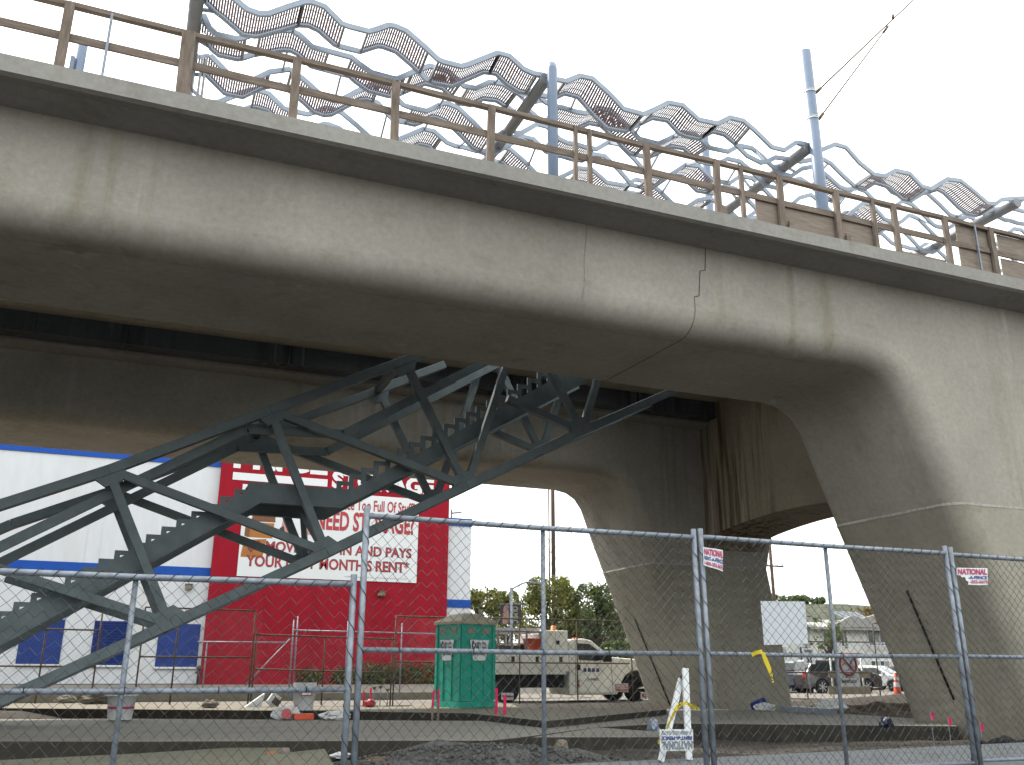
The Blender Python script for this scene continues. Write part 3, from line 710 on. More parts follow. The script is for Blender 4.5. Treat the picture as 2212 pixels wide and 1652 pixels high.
# kerb slab beyond the trench and the paving behind it
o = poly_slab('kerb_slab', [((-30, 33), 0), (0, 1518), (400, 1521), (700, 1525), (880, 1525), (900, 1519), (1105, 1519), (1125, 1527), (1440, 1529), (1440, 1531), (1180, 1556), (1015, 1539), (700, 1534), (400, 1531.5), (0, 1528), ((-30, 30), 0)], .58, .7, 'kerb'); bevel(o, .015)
struct('trench_floor', MB().prism([(-25, 20, .105), (7, 17.5, .105), (10, 21, .105), (10, 25, .105), (-25, 29, .105)], (0, 0, .06)), 'clay')
def strip(name, xa, xb, ya, yb, dz, m, n=24):
    mb = MB(); vs = []
    ys = [ya+(yb-ya)*j/n for j in range(n+1)]; xs = [xa+(xb-xa)*i/40 for i in range(41)]
    for y in ys:
        for x in xs: vs.append((x, y, max(gh(x, y), gh(x, y))+dz))
    mb.add(vs, [[j*41+i, j*41+i+1, (j+1)*41+i+1, (j+1)*41+i] for j in range(n) for i in range(40)], True)
    return struct(name, mb, m)
strip('pavement', -40, 60, 29.2, 34.0, .03, 'pave')
o = struct('kerb_stone', MB().prism([(-40, 34.02, .4), (13.5, 34.02, .4), (13.5, 34.35, .4), (-40, 34.35, .4)], (0, 0, .32)), 'kerb')
strip('parking_lot', -40, 17.5, 34.4, 47.0, .03, 'pave')
strip('back_road', 17.6, 140, 34.1, 49, .03, 'pave')
# stony heap and dirt in front of the slab
def heap(name, cx, cy, rx, ry, h, z, m, seed, n=40):
    mb = MB(); vs = []
    for j in range(n+1):
        for i in range(n+1):
            u, v = i/n*2-1, j/n*2-1; r = min(1, math.hypot(u, v)); k = (1-r*r)
            q = Vector((cx+u*rx, cy+v*ry, seed))
            vs.append((q.x, q.y, z-.06+h*k*(.75+.5*noise.noise(q*1.3))+k*.05*noise.noise(q*5)+k*.03*noise.noise(q*13)))
    mb.add(vs, [[j*(n+1)+i, j*(n+1)+i+1, (j+1)*(n+1)+i+1, (j+1)*(n+1)+i] for j in range(n) for i in range(n)], False)
    return tag(mb.build(name, m), kind='stuff')
heap('gravel', 4.5, 12.4, 2.9, 1.6, .42, .22, 'gravel', 2)
heap('rubble_soil', 3.0, 11.2, 2.2, .8, .16, .32, 'soil', 8)
heap('rubble_soil', 8.2, 11.9, 2.4, 1.0, .14, .26, 'soil', 6)
heap('orange_soil', -1.9, 24.6, 2.6, .9, .40, .1, 'clay', 5)
heap('dirt_bank', 20.6, 22.6, 4.6, 1.5, .5, .22, 'bankdirt', 7)
heap('dirt_bank', 15.6, 12.0, 2.6, .9, .22, .2, 'soil', 9)
# loose stones strewn over soil
mb = MB(); rnd = random.Random(3)
for k in range(900):
    x, y = rnd.uniform(-1, 14), rnd.uniform(10.8, 14.8); r = rnd.uniform(.008, .032)
    mb.blob((x, y, gh(x, y)+r*.3), r, .35, k, 1, (1, 1, .7))
for k in range(900):
    x, y = rnd.gauss(4.6, 1.2), rnd.gauss(12.1, .75); r = rnd.uniform(.01, .035)
    q = max(0, 1-((x-4.6)/2.6)**2-((y-12.3)/1.55)**2)
    mb.blob((x, y, .18+.42*q*.85), r, .35, k, 1, (1, 1, .8))
tag(mb.build('loose_stones', 'gravel'), kind='stuff')

# ================================================================== NEAR TEMPORARY FENCE
YF = 8.4
def fence_panel(x0, x1, z0, zm_, z1, mid, label, seed, tag_x=None):
    t = thing('chain_link_fence', label, 'fence', ((x0+x1)/2, YF, z0-.06), 'rented chain link panels along the walk')
    r = .024
    for nm, z, rr in (('top_rail', z1, .028), ('mid_rail', zm_, .024), ('bottom_rail', z0, .022)):
        MB().tube([(x0, YF, z), ((x0+x1)/2, YF, z-.008), (x1, YF, z)], rr, 10).build(nm, 'galv', t)
    for nm, x, rr in (('end_post', x0, .03), ('end_post', x1, .03), ('middle_post', mid, .023)):
        MB().tube([(x, YF+(.001 if nm == 'end_post' else .03), z0-.06), (x, YF+(.001 if nm == 'end_post' else .03), z1+(.09 if nm == 'end_post' else 0))], rr, 10).build(nm, 'galv', t)
    zigzag_mesh(x0+.04, x1-.04, z0+.02, z1-.02, YF-.03, seed=seed).build('chain_link', 'mesh', t)
    mb = MB()
    def helix(a, b, rr, turns):
        a, b = Vector(a), Vector(b); d = (b-a); n = int(turns*10); pts = []
        u = d.cross(Vector((0, 1, 0))).normalized(); v = Vector((0, 1, 0))
        for k in range(n+1):
            th = 2*math.pi*turns*k/n; pts.append(a+d*(k/n)+(u*math.cos(th)+v*math.sin(th))*rr)
        mb.tube(pts, .0032, 4, False)
    helix((x0+.05, YF, z1), (x1-.05, YF, z1), .031, (x1-x0)*6.5)
    for x in (x0, x1): helix((x, YF, z0), (x, YF, z1), .033, (z1-z0)*4)
    for k in range(5):
        x = x0+(x1-x0)*(k+.5)/5
        mb.tube([(x+.03*math.cos(q*.8)*.0, YF+.028*math.sin(q*.8), zm_+.028*math.cos(q*.8)) for q in range(9)], .004, 4, False)
    mb.build('lashing_wire', 'dark', t)
    return t
fence_panel(-1.80, 1.88, .44, at(757, 1488, Y=YF).z, 2.25, 0.02, 'low chain link fence panel at the left end of the row', 3)
fence_panel(1.97, 5.60, .50, 1.675, 2.89, at(1177, 1400, Y=YF).x, 'tall chain link panel in front of the teal toilet, next to the low panel', 5)
fence_panel(5.69, 9.26, .50, 1.675, 2.90, at(1810, 1415, Y=YF).x, 'tall chain link panel carrying the white sheet', 9)
fence_panel(9.35, 13.0, .52, 1.68, 2.89, 11.2, 'tall chain link panel at the right end of the row', 13)
fence_panel(-5.5, -1.9, .44, 1.33, 2.25, -3.7, 'low chain link panel out past the left edge', 14) if False else None
# ================================================================== STORAGE BUILDING
YW = 46.0
def wx(px, py): return at(px, py, Y=YW).x
def wz(px, py): return at(px, py, Y=YW).z
XL, XR0, XR1, XE = -40.0, wx(454, 1240), wx(964, 1200), wx(1017, 1230)
ZTOP = wz(290, 985)+.9
bld = thing('storage_building', 'big white and blue storage building with a red front bay behind the stair', 'building', (4, YW, .5))
ZR = ZTOP+.6
MB().span((XL, YW, -.2), (XR0-.004, YW+22, ZTOP)).span((XR0, YW-.28, -.2), (XR0+.05, YW+.0, .3)).build('wall', 'white', bld)
ZWING = wz(990, 1120)
MB().span((XR1+.004, YW+.02, -.2), (XE, YW+20, ZWING)).build('wall', 'white', bld, 'narrow white wing at the right end')
MB().span((XR0, YW-.30, -.2), (XR1, YW+22, ZTOP+1.4)).build('red_bay', 'red', bld)
zb0 = wz(250, 1014)
pz1, pz0 = wz(463, 1008)+.12, wz(463, 1008)+.02
MB().span((XL, YW-.05, pz0), (XR0-.006, YW-.004, ZTOP+.05)).build('parapet_band', 'blue', bld)
MB().span((XL, YW-.05, wz(440, 1247)), (XR0-.006, YW-.004, wz(440, 1225))).build('stripe', 'blue', bld)
MB().span((XR1+.006, YW-.03, wz(990, 1135)), (XE+.05, YW+.016, ZWING+.05)).build('parapet_band', 'blue', bld)
MB().span((XR1+.006, YW-.03, wz(990, 1311)), (XE+.03, YW+.016, wz(990, 1294))).build('stripe', 'blue', bld)
# wing pier and shallow recess under the stripe
MB().span((wx(1003, 1330), YW-.025, .3), (XE+.02, YW+.016, wz(990, 1313))).build('corner_pier', 'white', bld)
mb = MB()
for px in (197, 227): mb.span((wx(px, 1100)-.012, YW-.014, .5), (wx(px, 1100)+.012, YW-.002, pz0-.01))
mb.build('wall_joint', 'vinyl', bld)
MB().span((XL, YW-.06, .3), (XR0-.006, YW-.004, wz(430, 1476)+.02)).span((XR0+.0, YW-.36, .3), (XR1, YW-.304, wz(700, 1476)-.02)).build('plinth', 'walk', bld)
# shuttered windows, the middle one louvred
for px0, px1, py0, py1, louv in ((33, 128, 1336, 1433, 0), (192, 276, 1340, 1435, 1), (334, 425, 1346, 1439, 0)):
    xa, xb, zb_, zt_ = wx(px0, py1), wx(px1, py1-4), wz((px0+px1)/2, py1), wz((px0+px1)/2, py0)
    f = MB().span((xa, YW-.035, zb_), (xb, YW-.004, zt_)).build('window', 'shutter', bld)
    MB().span((xa-.05, YW-.09, zb_-.09), (xb+.05, YW-.004, zb_-.006)).build('sill', 'vinyl', f)
    if louv:
        mb = MB(); n = 16
        for k in range(n):
            z = zb_+(zt_-zb_)*(k+.5)/n; mb.beam(((xa+.04), YW-.06, z), (xb-.04, YW-.06, z), .05, .035)
        mb.build('louvre', 'shutter', f)
# lettering painted on the red bay
YB_ = YW-.30
def bq(px, py): return at(px, py, Y=YB_)
def btext(s, px0, py0, px1, py1, h, m, parent, bold=.03, off=.01, name='lettering'):
    """baseline from (px0,py0) to (px1,py1); h cap height in photo rows at the left end"""
    o, e = bq(px0, py0), bq(px1, py1); z = bq(px0, py0-h).z-o.z
    return letter(s, (o.x, YB_, (o.z+e.z)/2), (e.x-o.x, 0, 0), (0, 0, z), m, parent, bold, off, name)
btext('PRICE', 504, 1008, 707, 1028, 60, 'vinyl', bld, .045)
p0, p1 = bq(503, 1026), bq(707, 1045)
MB().span((p0.x, YB_-.02, bq(600, 1042).z), (p1.x, YB_-.003, bq(600, 1026).z)).build('painted_bar', 'vinyl', bld)
p0, p1 = bq(523, 1061), bq(535, 1045)
MB().span((p0.x, YB_-.02, p0.z), (p1.x, YB_-.003, p1.z)).build('painted_block', 'vinyl', bld)
btext('STORAGE', 716, 1054, 937, 1069, 38, 'vinyl', bld, .05)
# vinyl banner: hangs on the wall, a thing of its own
bn0, bn1 = bq(511, 1242), bq(899, 1259); bzt = bq(903, 1077).z; bzb = (bn0.z+bn1.z)/2
ban = thing('banner', 'white advertising banner with red lettering hung on the red wall', 'banner', ((bn0.x+bn1.x)/2, YB_, bzb))
MB().span((bn0.x, YB_-.035, bzb), (bn1.x, YB_-.004, bzt)).build('sheet', 'vinyl', ban)
YB0 = YB_; YB_ = YB0-.036
def bp(u, v): return (bn0.x+(bn1.x-bn0.x)*u, YB_, bzb+(bzt-bzb)*v)
def bl(s, u0, v0, u1, v1, m='redink', bold=.02, off=.012, name='lettering'):
    a, b = bp(u0, v0), bp(u1, v1); return letter(s, a, (b[0]-a[0], 0, 0), (0, 0, b[2]-a[2]), m, ban, bold, off, name)
bl('Is Your Place Too Full Of Stuff?', .36, .81, .975, .945, 'redink', .02)
bl('NEED STORAGE?', .40, .56, .975, .79, 'redink', .032)
bl('$1 MOVES YOU IN AND PAYS', .045, .265, .965, .40, 'blackink', .03, .006, 'lettering_edge'); bl('$1 MOVES YOU IN AND PAYS', .05, .272, .96, .393, 'redink', .012)
bl("YOUR FIRST MONTH'S RENT*", .04, .108, .955, .242, 'blackink', .03, .006, 'lettering_edge'); bl("YOUR FIRST MONTH'S RENT*", .045, .115, .95, .235, 'redink', .012)
bl('*Offer available on selected spaces only', .58, .03, .94, .05, 'blackink', -.01)
def patch(pts, m, off, name):
    MB().prism([(bp(u, v)[0], YB_-off, bp(u, v)[2]) for u, v in pts], (0, -.003, 0)).build(name, m, ban)
patch([(.01, .21), (.125, .21), (.14, .42), (.02, .40)], 'box', .001, 'printed_box')
patch([(.03, .43), (.17, .43), (.175, .60), (.045, .60)], 'box', .001, 'printed_box')
patch([(.02, .44), (.045, .44), (.05, .585), (.022, .55)], 'boxd', .0045, 'printed_box')
patch([(.05, .61), (.18, .61), (.175, .76), (.06, .74)], 'boxd', .001, 'printed_box')
patch([(.21, .43), (.27, .46), (.245, .56), (.275, .73), (.225, .74), (.215, .58)], 'skin', .001, 'printed_figure')
patch([(.20, .44), (.245, .445), (.225, .58), (.205, .55)], 'blackink', .0045, 'printed_figure')
patch([(.33, .50), (.39, .49), (.375, .60), (.335, .64)], 'skin', .001, 'printed_figure')
patch([(.145, .225), (.165, .225), (.165, .30), (.145, .30)], 'blackink', .001, 'printed_figure')
bl('Bedroom', .065, .50, .15, .535, 'blackink', -.01, .006)
YB_ = YB0
# wall lamps
for px, py, Yw, lab in ((408, 1265, YW, 'small wall lamp on the white wall under the blue stripe'), (825, 1280, YB_, 'small wall lamp on the red wall below the banner')):
    c = at(px, py, Y=Yw-.15); t = thing('wall_lamp', lab, 'lamp', (c.x, Yw, c.z), 'wall lamps on the storage building')
    MB().prism([(c.x-.17, Yw-.002, c.z+.14), (c.x-.17, Yw-.30, c.z+.10), (c.x-.17, Yw-.34, c.z+.03), (c.x-.17, Yw-.002, c.z+.03)], (.34, 0, 0)).build('housing', 'lamp', t)
    MB().prism([(c.x-.155, Yw-.002, c.z+.027), (c.x-.155, Yw-.33, c.z+.027), (c.x-.155, Yw-.22, c.z-.12), (c.x-.155, Yw-.002, c.z-.14)], (.31, 0, 0)).build('lens', 'lens', t)
c = at(975, 1118, Y=YW+1)
t = thing('roof_light', 'small floodlight on a short mast on the roof corner of the storage building', 'lamp', (c.x, YW+1, ZWING))
MB().tube([(c.x, YW+1, ZWING), (c.x, YW+1, at(975, 1099, Y=YW+1).z)], .05, 8).build('mast', 'galv', t)
z = at(975, 1107, Y=YW+1).z; MB().beam((c.x+.05, YW+1, z), (c.x+.55, YW+.9, z+.06), .2, .07).build('head', 'galv', t)
# shrubs and a hydrant at the foot of the wall
def leaves(mb, c, r, n, rnd, size, sz=(1, 1, 1), hollow=.5):
    for k in range(n):
        while True:
            v = Vector((rnd.uniform(-1, 1), rnd.uniform(-1, 1), rnd.uniform(-1, 1)))
            if hollow < v.length < 1: break
        p = Vector(c)+Vector((v.x*sz[0], v.y*sz[1], v.z*sz[2]))*r
        a = Vector((rnd.gauss(0, 1), rnd.gauss(0, 1), rnd.gauss(0, .7))).normalized(); b = a.orthogonal().normalized()
        q = Matrix.Rotation(rnd.uniform(0, 6.28), 3, a); b = q @ b; c2 = a.cross(b); s = size*rnd.uniform(.6, 1.4)
        mb.add([p-b*s, p+c2*s*.45, p+b*s, p-c2*s*.45], [(0, 1, 2, 3)])
rnd = random.Random(21)
for px, lab, m_ in ((670, 'low green shrub against the red wall, left of three', 'leafb'), (742, 'low green shrub against the red wall, middle of three', 'leafb'), (812, 'low green shrub against the red wall, right of three', 'leafb')):
    c = at(px, 1470, Y=YW-1.2); z = gh(c.x, YW-1.2)
    t = thing('shrub', lab, 'shrub', (c.x, YW-1.2, z), 'shrubs at the foot of the red wall')
    mb = MB(); leaves(mb, (c.x, YW-1.2, z+.38), .55, 420, rnd, .09, (1.3, .8, .8), .2); mb.build('foliage', m_, t)
    MB().tube([(c.x, YW-1.2, z-.1), (c.x+.05, YW-1.2, z+.4)], .03, 6).build('stem', 'bark', t)
mb = MB(); c = at(880, 1465, Y=YW-1.0)
for k in range(5): leaves(mb, (c.x-2.0+k*1.0, YW-1.0, gh(c.x, YW-1)+.5), .8, 420, rnd, .09, (1, .7, .75), .2)
t = thing('hedge', 'dark clipped hedge at the right foot of the red wall', 'hedge', (c.x, YW-1, .8)); mb.build('foliage', 'leafb', t)
c = at(427, 1470, Y=YW-.6); z = gh(c.x, YW-.6); t = thing('standpipe', 'dark standpipe on the ground below the right blue window', 'standpipe', (c.x, YW-.6, z))
MB().tube([(c.x, YW-.6, z), (c.x, YW-.6, z+.75)], .06, 8).tube([(c.x-.13, YW-.6, z+.55), (c.x+.13, YW-.6, z+.55)], .05, 8).build('pipe', 'lamp', t)
MB().lathe((c.x, YW-.6, z+.7), [(.11, 0), (.12, .06), (.05, .16)], 10).build('cap', 'lamp', t)

# ================================================================== PORTABLE TOILET
pk = at(993, 1528, Z=.583); zg = pk.z
CX, CY = pk.x, pk.y
ang = rad(-4)
toi = thing('portable_toilet', 'teal green portable toilet with a pale domed roof', 'portable toilet', (CX, CY, zg))
pl_ = at(938, 1524, Z=zg); pr_ = at(1070, 1527, Z=zg)
du = Vector((pl_.x-CX, pl_.y-CY, 0)).normalized(); W1, W2 = 1.12, 1.12
lft = Vector((math.cos(rad(128)), math.sin(rad(128)), 0)); rgt = Vector((math.cos(rad(38)), math.sin(rad(38)), 0))
vd = Vector((CX, CY, 0)).normalized(); pr_ = Vector((vd.y, -vd.x, 0)); lft = -pr_*.59+vd*.807; rgt = pr_*.807+vd*.59
cor = Vector((CX, CY, zg)); HT = 2.08
def tq(a, b, z): return cor+lft*a+rgt*b+Vector((0, 0, z))
mb = MB()
mb.add([tq(a, b, z) for z in (.16, HT) for a, b in ((0, 0), (W1, 0), (W1, W2), (0, W2))], [(0, 1, 5, 4), (1, 2, 6, 5), (2, 3, 7, 6), (3, 0, 4, 7)])
mb.build('cabin_wall', 'teal', toi)
mb = MB(); mb.add([tq(a, b, z) for z in (0, .15) for a, b in ((-.03, -.03), (W1+.03, -.03), (W1+.03, W2+.03), (-.03, W2+.03))], [(0, 1, 5, 4), (1, 2, 6, 5), (2, 3, 7, 6), (3, 0, 4, 7), (4, 5, 6, 7)]).build('base', 'teal', toi)
mb = MB()      # raised ribs on both faces and corner trims
for off in (.0, .36, .74, 1.03):
    for fa in (0, 1):
        q = [(off, -.03), (off+.09, -.03), (off+.09, -.002), (off, -.002)]
        P4 = [tq(*( (a, b) if fa == 0 else (b, a)), .2) for a, b in q]
        mb.prism(P4, (0, 0, 1.05 if off in (.36, .74) else HT-.22))
mb.build('rib', 'teal', toi)
for fa in (0, 1):
    for off in (.2, .68):
        P4 = [tq(*((a, b) if fa == 0 else (b, a)), HT-.24) for a, b in ((off, -.012), (off+.26, -.012), (off+.26, -.001), (off, -.001))]
        MB().prism(P4, (0, 0, .15)).build('vent_screen', 'vent', toi)
mb = MB(); base = [(-.06, -.06), (W1+.06, -.06), (W1+.06, W2+.06), (-.06, W2+.06)]
inn = [(.28, .28), (W1-.28, .28), (W1-.28, W2-.28), (.28, W2-.28)]
mb.add([tq(a, b, HT) for a, b in base]+[tq(a, b, HT+.07) for a, b in base]+[tq(a, b, HT+.27) for a, b in inn]+[tq(.56, .56, HT+.33)], [(0, 1, 5, 4), (1, 2, 6, 5), (2, 3, 7, 6), (3, 0, 4, 7), (4, 5, 9, 8), (5, 6, 10, 9), (6, 7, 11, 10), (7, 4, 8, 11), (8, 9, 12), (9, 10, 12), (10, 11, 12), (11, 8, 12), (3, 2, 1, 0)]).build('roof', 'roofp', toi)
MB().tube([tq(.35, .9, HT+.2), tq(.35, .9, HT+.42)], .06, 10).build('vent_pipe', 'roofp', toi)
for fa in (0, 1):
    def fp(u, z, o=-.034):
        return tq(u, o, z) if fa == 0 else tq(o, u, z)
    ua, ub, la, lb = (.88, .26, .76, .38) if fa == 0 else (.26, .90, .38, .78)
    pts = [fp(ua, 1.68), fp(ub, 1.68), fp(lb, 1.16), fp(la, 1.16)]
    nrm = (-rgt if fa == 0 else -lft)*.006
    sg = MB().prism(pts, nrm).build('company_sign', 'vinyl', toi)
    mu = 1 if ub > ua else -1
    o = fp(ua+.09*mu, 1.46, -.042); e = fp(ub-.09*mu, 1.46, -.042)
    letter('CASEY CO.', o, e-o, (0, 0, .16), 'blackink', sg, .04)
    o = fp(la-.0*mu, 1.27, -.042); e = fp(lb+.0*mu, 1.27, -.042)
    letter('(800) 736-6272', o, e-o, (0, 0, .09), 'blackink', sg, .03)
    mb = MB(); 
    for k in range(9):
        t_ = rad(110+k*22); c0 = fp(ua+.13*mu, 1.55, -.043); a_ = (e-o).normalized()
        mb.box(c0+a_*math.cos(t_)*.055+Vector((0, 0, math.sin(t_)*.1)), (.03, .006, .04))
    mb.build('emblem', 'blackink', sg)

# ================================================================== UTILITY TRUCK
YT = 30.2
def tx(px, py=1450): return at(px, py, Y=YT).x
def tz(px, py): return at(px, py, Y=YT).z
zg = tz(1310, 1516)
tr = thing('utility_truck', 'white utility service truck parked behind the pier leg, facing right', 'truck', (tx(1240), YT+1, zg))
x_r, x_cab, x_hood, x_f = tx(1068), tx(1231), tx(1318), tx(1408)
H = lambda py: tz(1240, py)-zg
YK = YT+2.15
# service body with lockers
mb = MB(); zb_, zt_ = H(1456), H(1412)
mb.span((x_r, YT, zg+zb_), (x_cab-.04, YK, zg+zt_)); body = bevel(mb.build('service_body', 'truckw', tr), .02)
n = 3
for k in range(n):
    a = x_r+.08+(x_cab-.12-x_r)*k/n; b = x_r+.08+(x_cab-.12-x_r)*(k+1)/n-.06
    d_ = MB().span((a, YT-.022, zg+zb_+.22), (b, YT-.002, zg+zt_-.04)).build('locker_door', 'truckw', body)
    MB().span((b-.32, YT-.04, zg+zb_+.42), (b-.2, YT-.024, zg+zb_+.6)).build('latch', 'lamp', d_)
MB().span((x_r+.02, YT-.018, zg+zb_+.02), (x_cab-.06, YT-.002, zg+zb_+.14)).build('rub_rail', 'truckw', body)
xq0, xq1 = tx(1174), tx(1231)
up = bevel(MB().span((xq0, YT+.05, zg+zt_+.004), (xq1-.04, YK-.05, zg+H(1361))).build('tall_locker', 'truckw', tr), .02)
MB().span(((xq0+xq1)/2-.01, YT+.028, zg+zt_+.06), (xq1-.08, YT+.048, zg+H(1364))).span((xq0+.04, YT+.028, zg+zt_+.06), ((xq0+xq1)/2-.03, YT+.048, zg+H(1364))).build('locker_door', 'truckw', up)
MB().span(((xq0+xq1)/2-.0, YT+.0, zg+H(1391)), ((xq0+xq1)/2+.12, YT+.026, zg+H(1383))).build('latch', 'black', up)
bx = tx(1212); MB().lathe((bx, YT+.6, zg+H(1361)), [(.14, 0), (.14, .03), (.10, .05), (.10, .17), (.03, .19)], 14).build('amber_beacon', 'amber', tr)
# ladder rack, ladder and load
rk = MB(); zr = zg+H(1365)
for x in (tx(1078), tx(1108), tx(1140), tx(1170)):
    for y in (YT+.1, YK-.1): rk.beam((x, y, zg+zt_), (x, y, zr), .06, .06)
    rk.beam((x, YT+.1, zr), (x, YK-.1, zr), .06, .06)
for y in (YT+.1, YK-.1):
    for zz in (zr, zr-.42): rk.beam((x_r+.1, y, zz), (xq0, y, zz), .05, .05)
rk.build('ladder_rack', 'chrome', tr)
la = MB()
for y in (YT+.4, YT+.85): la.beam((x_r-.2, y, zr+.09), (xq0+.1, y, zr+.09), .05, .09)
for k in range(14): x = x_r-.1+(xq0-x_r)*k/13; la.beam((x, YT+.4, zr+.09), (x, YT+.85, zr+.09), .035, .035)
solo('ladder', la, 'vinyl', 'aluminium ladder lying on the rack of the white truck', 'ladder')
ld = thing('equipment_load', 'jumble of dark tools and hoses loaded on the white truck bed', 'tools', (tx(1100), YT+1, zg+zt_))
rnd = random.Random(9)
for k in range(9):
    x = tx(1074)+k*.22; MB().box((x, YT+.5+rnd.random()*.8, zg+zt_+.12+.01*k), (.3+.2*rnd.random(), .4, .2+.12*rnd.random()), Matrix.Rotation(rnd.random(), 3, 'Z')).build('tool_case', ['lamp', 'rust', 'black', 'galv'][k % 4], ld)
bkx, bky = tx(1160), YT+.35
t = thing('red_bucket', 'red plastic tub standing on the white truck beside the tall locker', 'bucket', (bkx, bky, zg+zt_))
zz = zg+zt_; hh = H(1379)-zt_
MB().lathe((bkx, bky, zz), [(.26, 0), (.36, hh-.03), (.40, hh-.02), (.40, hh), (.34, hh), (.25, .03)], 20).build('tub', 'orange', t)
# cab
def cabx(px): return tx(px)
prof_ = [(x_cab, H(1500)), (x_cab, H(1386)), (tx(1236), H(1379)), (tx(1262), H(1377.5)), (tx(1280), H(1381)), (tx(1322), H(1417)), (tx(1352), H(1419.5)), (x_f-.1, H(1423)), (x_f, H(1432)), (x_f+.02, H(1478)), (tx(1392), H(1484))]
fxw, fr = tx(1377), .56
prof_ += [(fxw+fr+.06, H(1484))]
for k in range(9):
    a = math.pi*k/8; prof_.append((fxw+(fr+.12)*math.cos(a), max(.5, .43+(fr+.10)*math.sin(a))))
prof_ += [(tx(1334), H(1500))]
mb = MB().prism([(x, YT+.06, zg+z) for x, z in prof_], (0, YK-YT-.12, 0)); cab = bevel(mb.build('cab', 'truckw', tr), .05, 3)
win = [(tx(1249), H(1388)), (tx(1276), H(1389)), (tx(1308), H(1413)), (tx(1309), H(1422)), (tx(1291), H(1426)), (tx(1252), H(1424))]
MB().prism([(x, YT+.045, zg+z) for x, z in win], (0, .012, 0)).build('side_window', 'glass', cab)
MB().prism([(tx(1283)+.02, YT+.2, zg+H(1383)), (tx(1321)+.03, YT+.2, zg+H(1416)), (tx(1321)+.03, YK-.2, zg+H(1416)), (tx(1283)+.02, YK-.2, zg+H(1383))], (.012, 0, .02)).build('windshield', 'glass', cab)
dl = MB(); 
for a, b in (((tx(1245), H(1384)), (tx(1245), H(1496))), ((tx(1245), H(1496)), (tx(1325), H(1496))), ((tx(1325), H(1496)), (tx(1322), H(1428)))): dl.beam((a[0], YT+.056, zg+a[1]), (b[0], YT+.056, zg+b[1]), .012, .012)
dl.build('door_seam', 'dark', cab)
MB().span((tx(1247), YT+.03, zg+H(1446)), (tx(1255), YT+.058, zg+H(1434))).build('door_handle', 'black', cab)
MB().beam((tx(1303), YT-.05, zg+H(1424)), (tx(1303), YT-.3, zg+H(1422)), .05, .05).span((tx(1296), YT-.36, zg+H(1428)), (tx(1312), YT-.26, zg+H(1413))).build('wing_mirror', 'black', cab)
for k in range(4): MB().box((tx(1255)+k*.22, YT+.5+k*.3, zg+H(1376.5)), (.12, .1, .07)).build('roof_marker', 'amber', cab)
lg = MB()
for k in range(4): lg.span((tx(1262)+k*.17, YT+.052, zg+H(1450)), (tx(1262)+k*.17+.12, YT+.058, zg+H(1442)))
lg.build('door_logo', 'blueink', cab)
MB().span((tx(1288)+.04, YT+.05, zg+H(1449)), (tx(1292), YT+.057, zg+H(1443))).build('door_logo', 'redink', cab)
letter('CA-848805', (tx(1268), YT+.055, zg+H(1469)), (tx(1294)-tx(1268), 0, 0), (0, 0, .09), 'blackink', cab, .02)
MB().span((tx(1247), YT+.05, zg+H(1474)), (tx(1253), YT+.058, zg+H(1468))).build('sticker', 'leafb', cab)
MB().span((tx(1247), YT+.05, zg+H(1483)), (tx(1253), YT+.058, zg+H(1475.5))).build('sticker', 'redlens', cab)
MB().span((tx(1222), YT-.03, zg+H(1457)), (tx(1229), YT-.02, zg+H(1449))).build('sticker', 'canopy', body)
MB().span((x_f-.02, YT+.1, zg+.45), (x_f+.22, YK-.1, zg+.75)).build('bumper', 'chrome', tr)
MB().span((x_r-.1, YT+.5, zg+.55), (x_f-.5, YT+.62, zg+zb_)).span((x_r-.1, YK-.62, zg+.55), (x_f-.5, YK-.5, zg+zb_)).span((x_r+.3, YT+.3, zg+.5), (x_cab-.1, YK-.3, zg+zb_-.002)).build('chassis', 'black', tr)
for x, y in ((tx(1098), YT+.18), (tx(1098), YK-.18), (fxw, YT+.22), (fxw, YK-.22)):
    s = -1 if y < YT+1 else 1
    ax_ = Matrix.Rotation(rad(90), 3, 'X')
    wl = MB().lathe((x, y+.15, zg+.43), [(.24, 0), (.40, 0), (.43, .04), (.43, .26), (.40, .30), (.24, .30)], 24, ax_).build('wheel', 'black', tr)
    MB().lathe((x, y+.13, zg+.43), [(.06, 0), (.25, .03), (.25, .26), (.06, .27)], 18, ax_).build('rim', 'galv', wl)

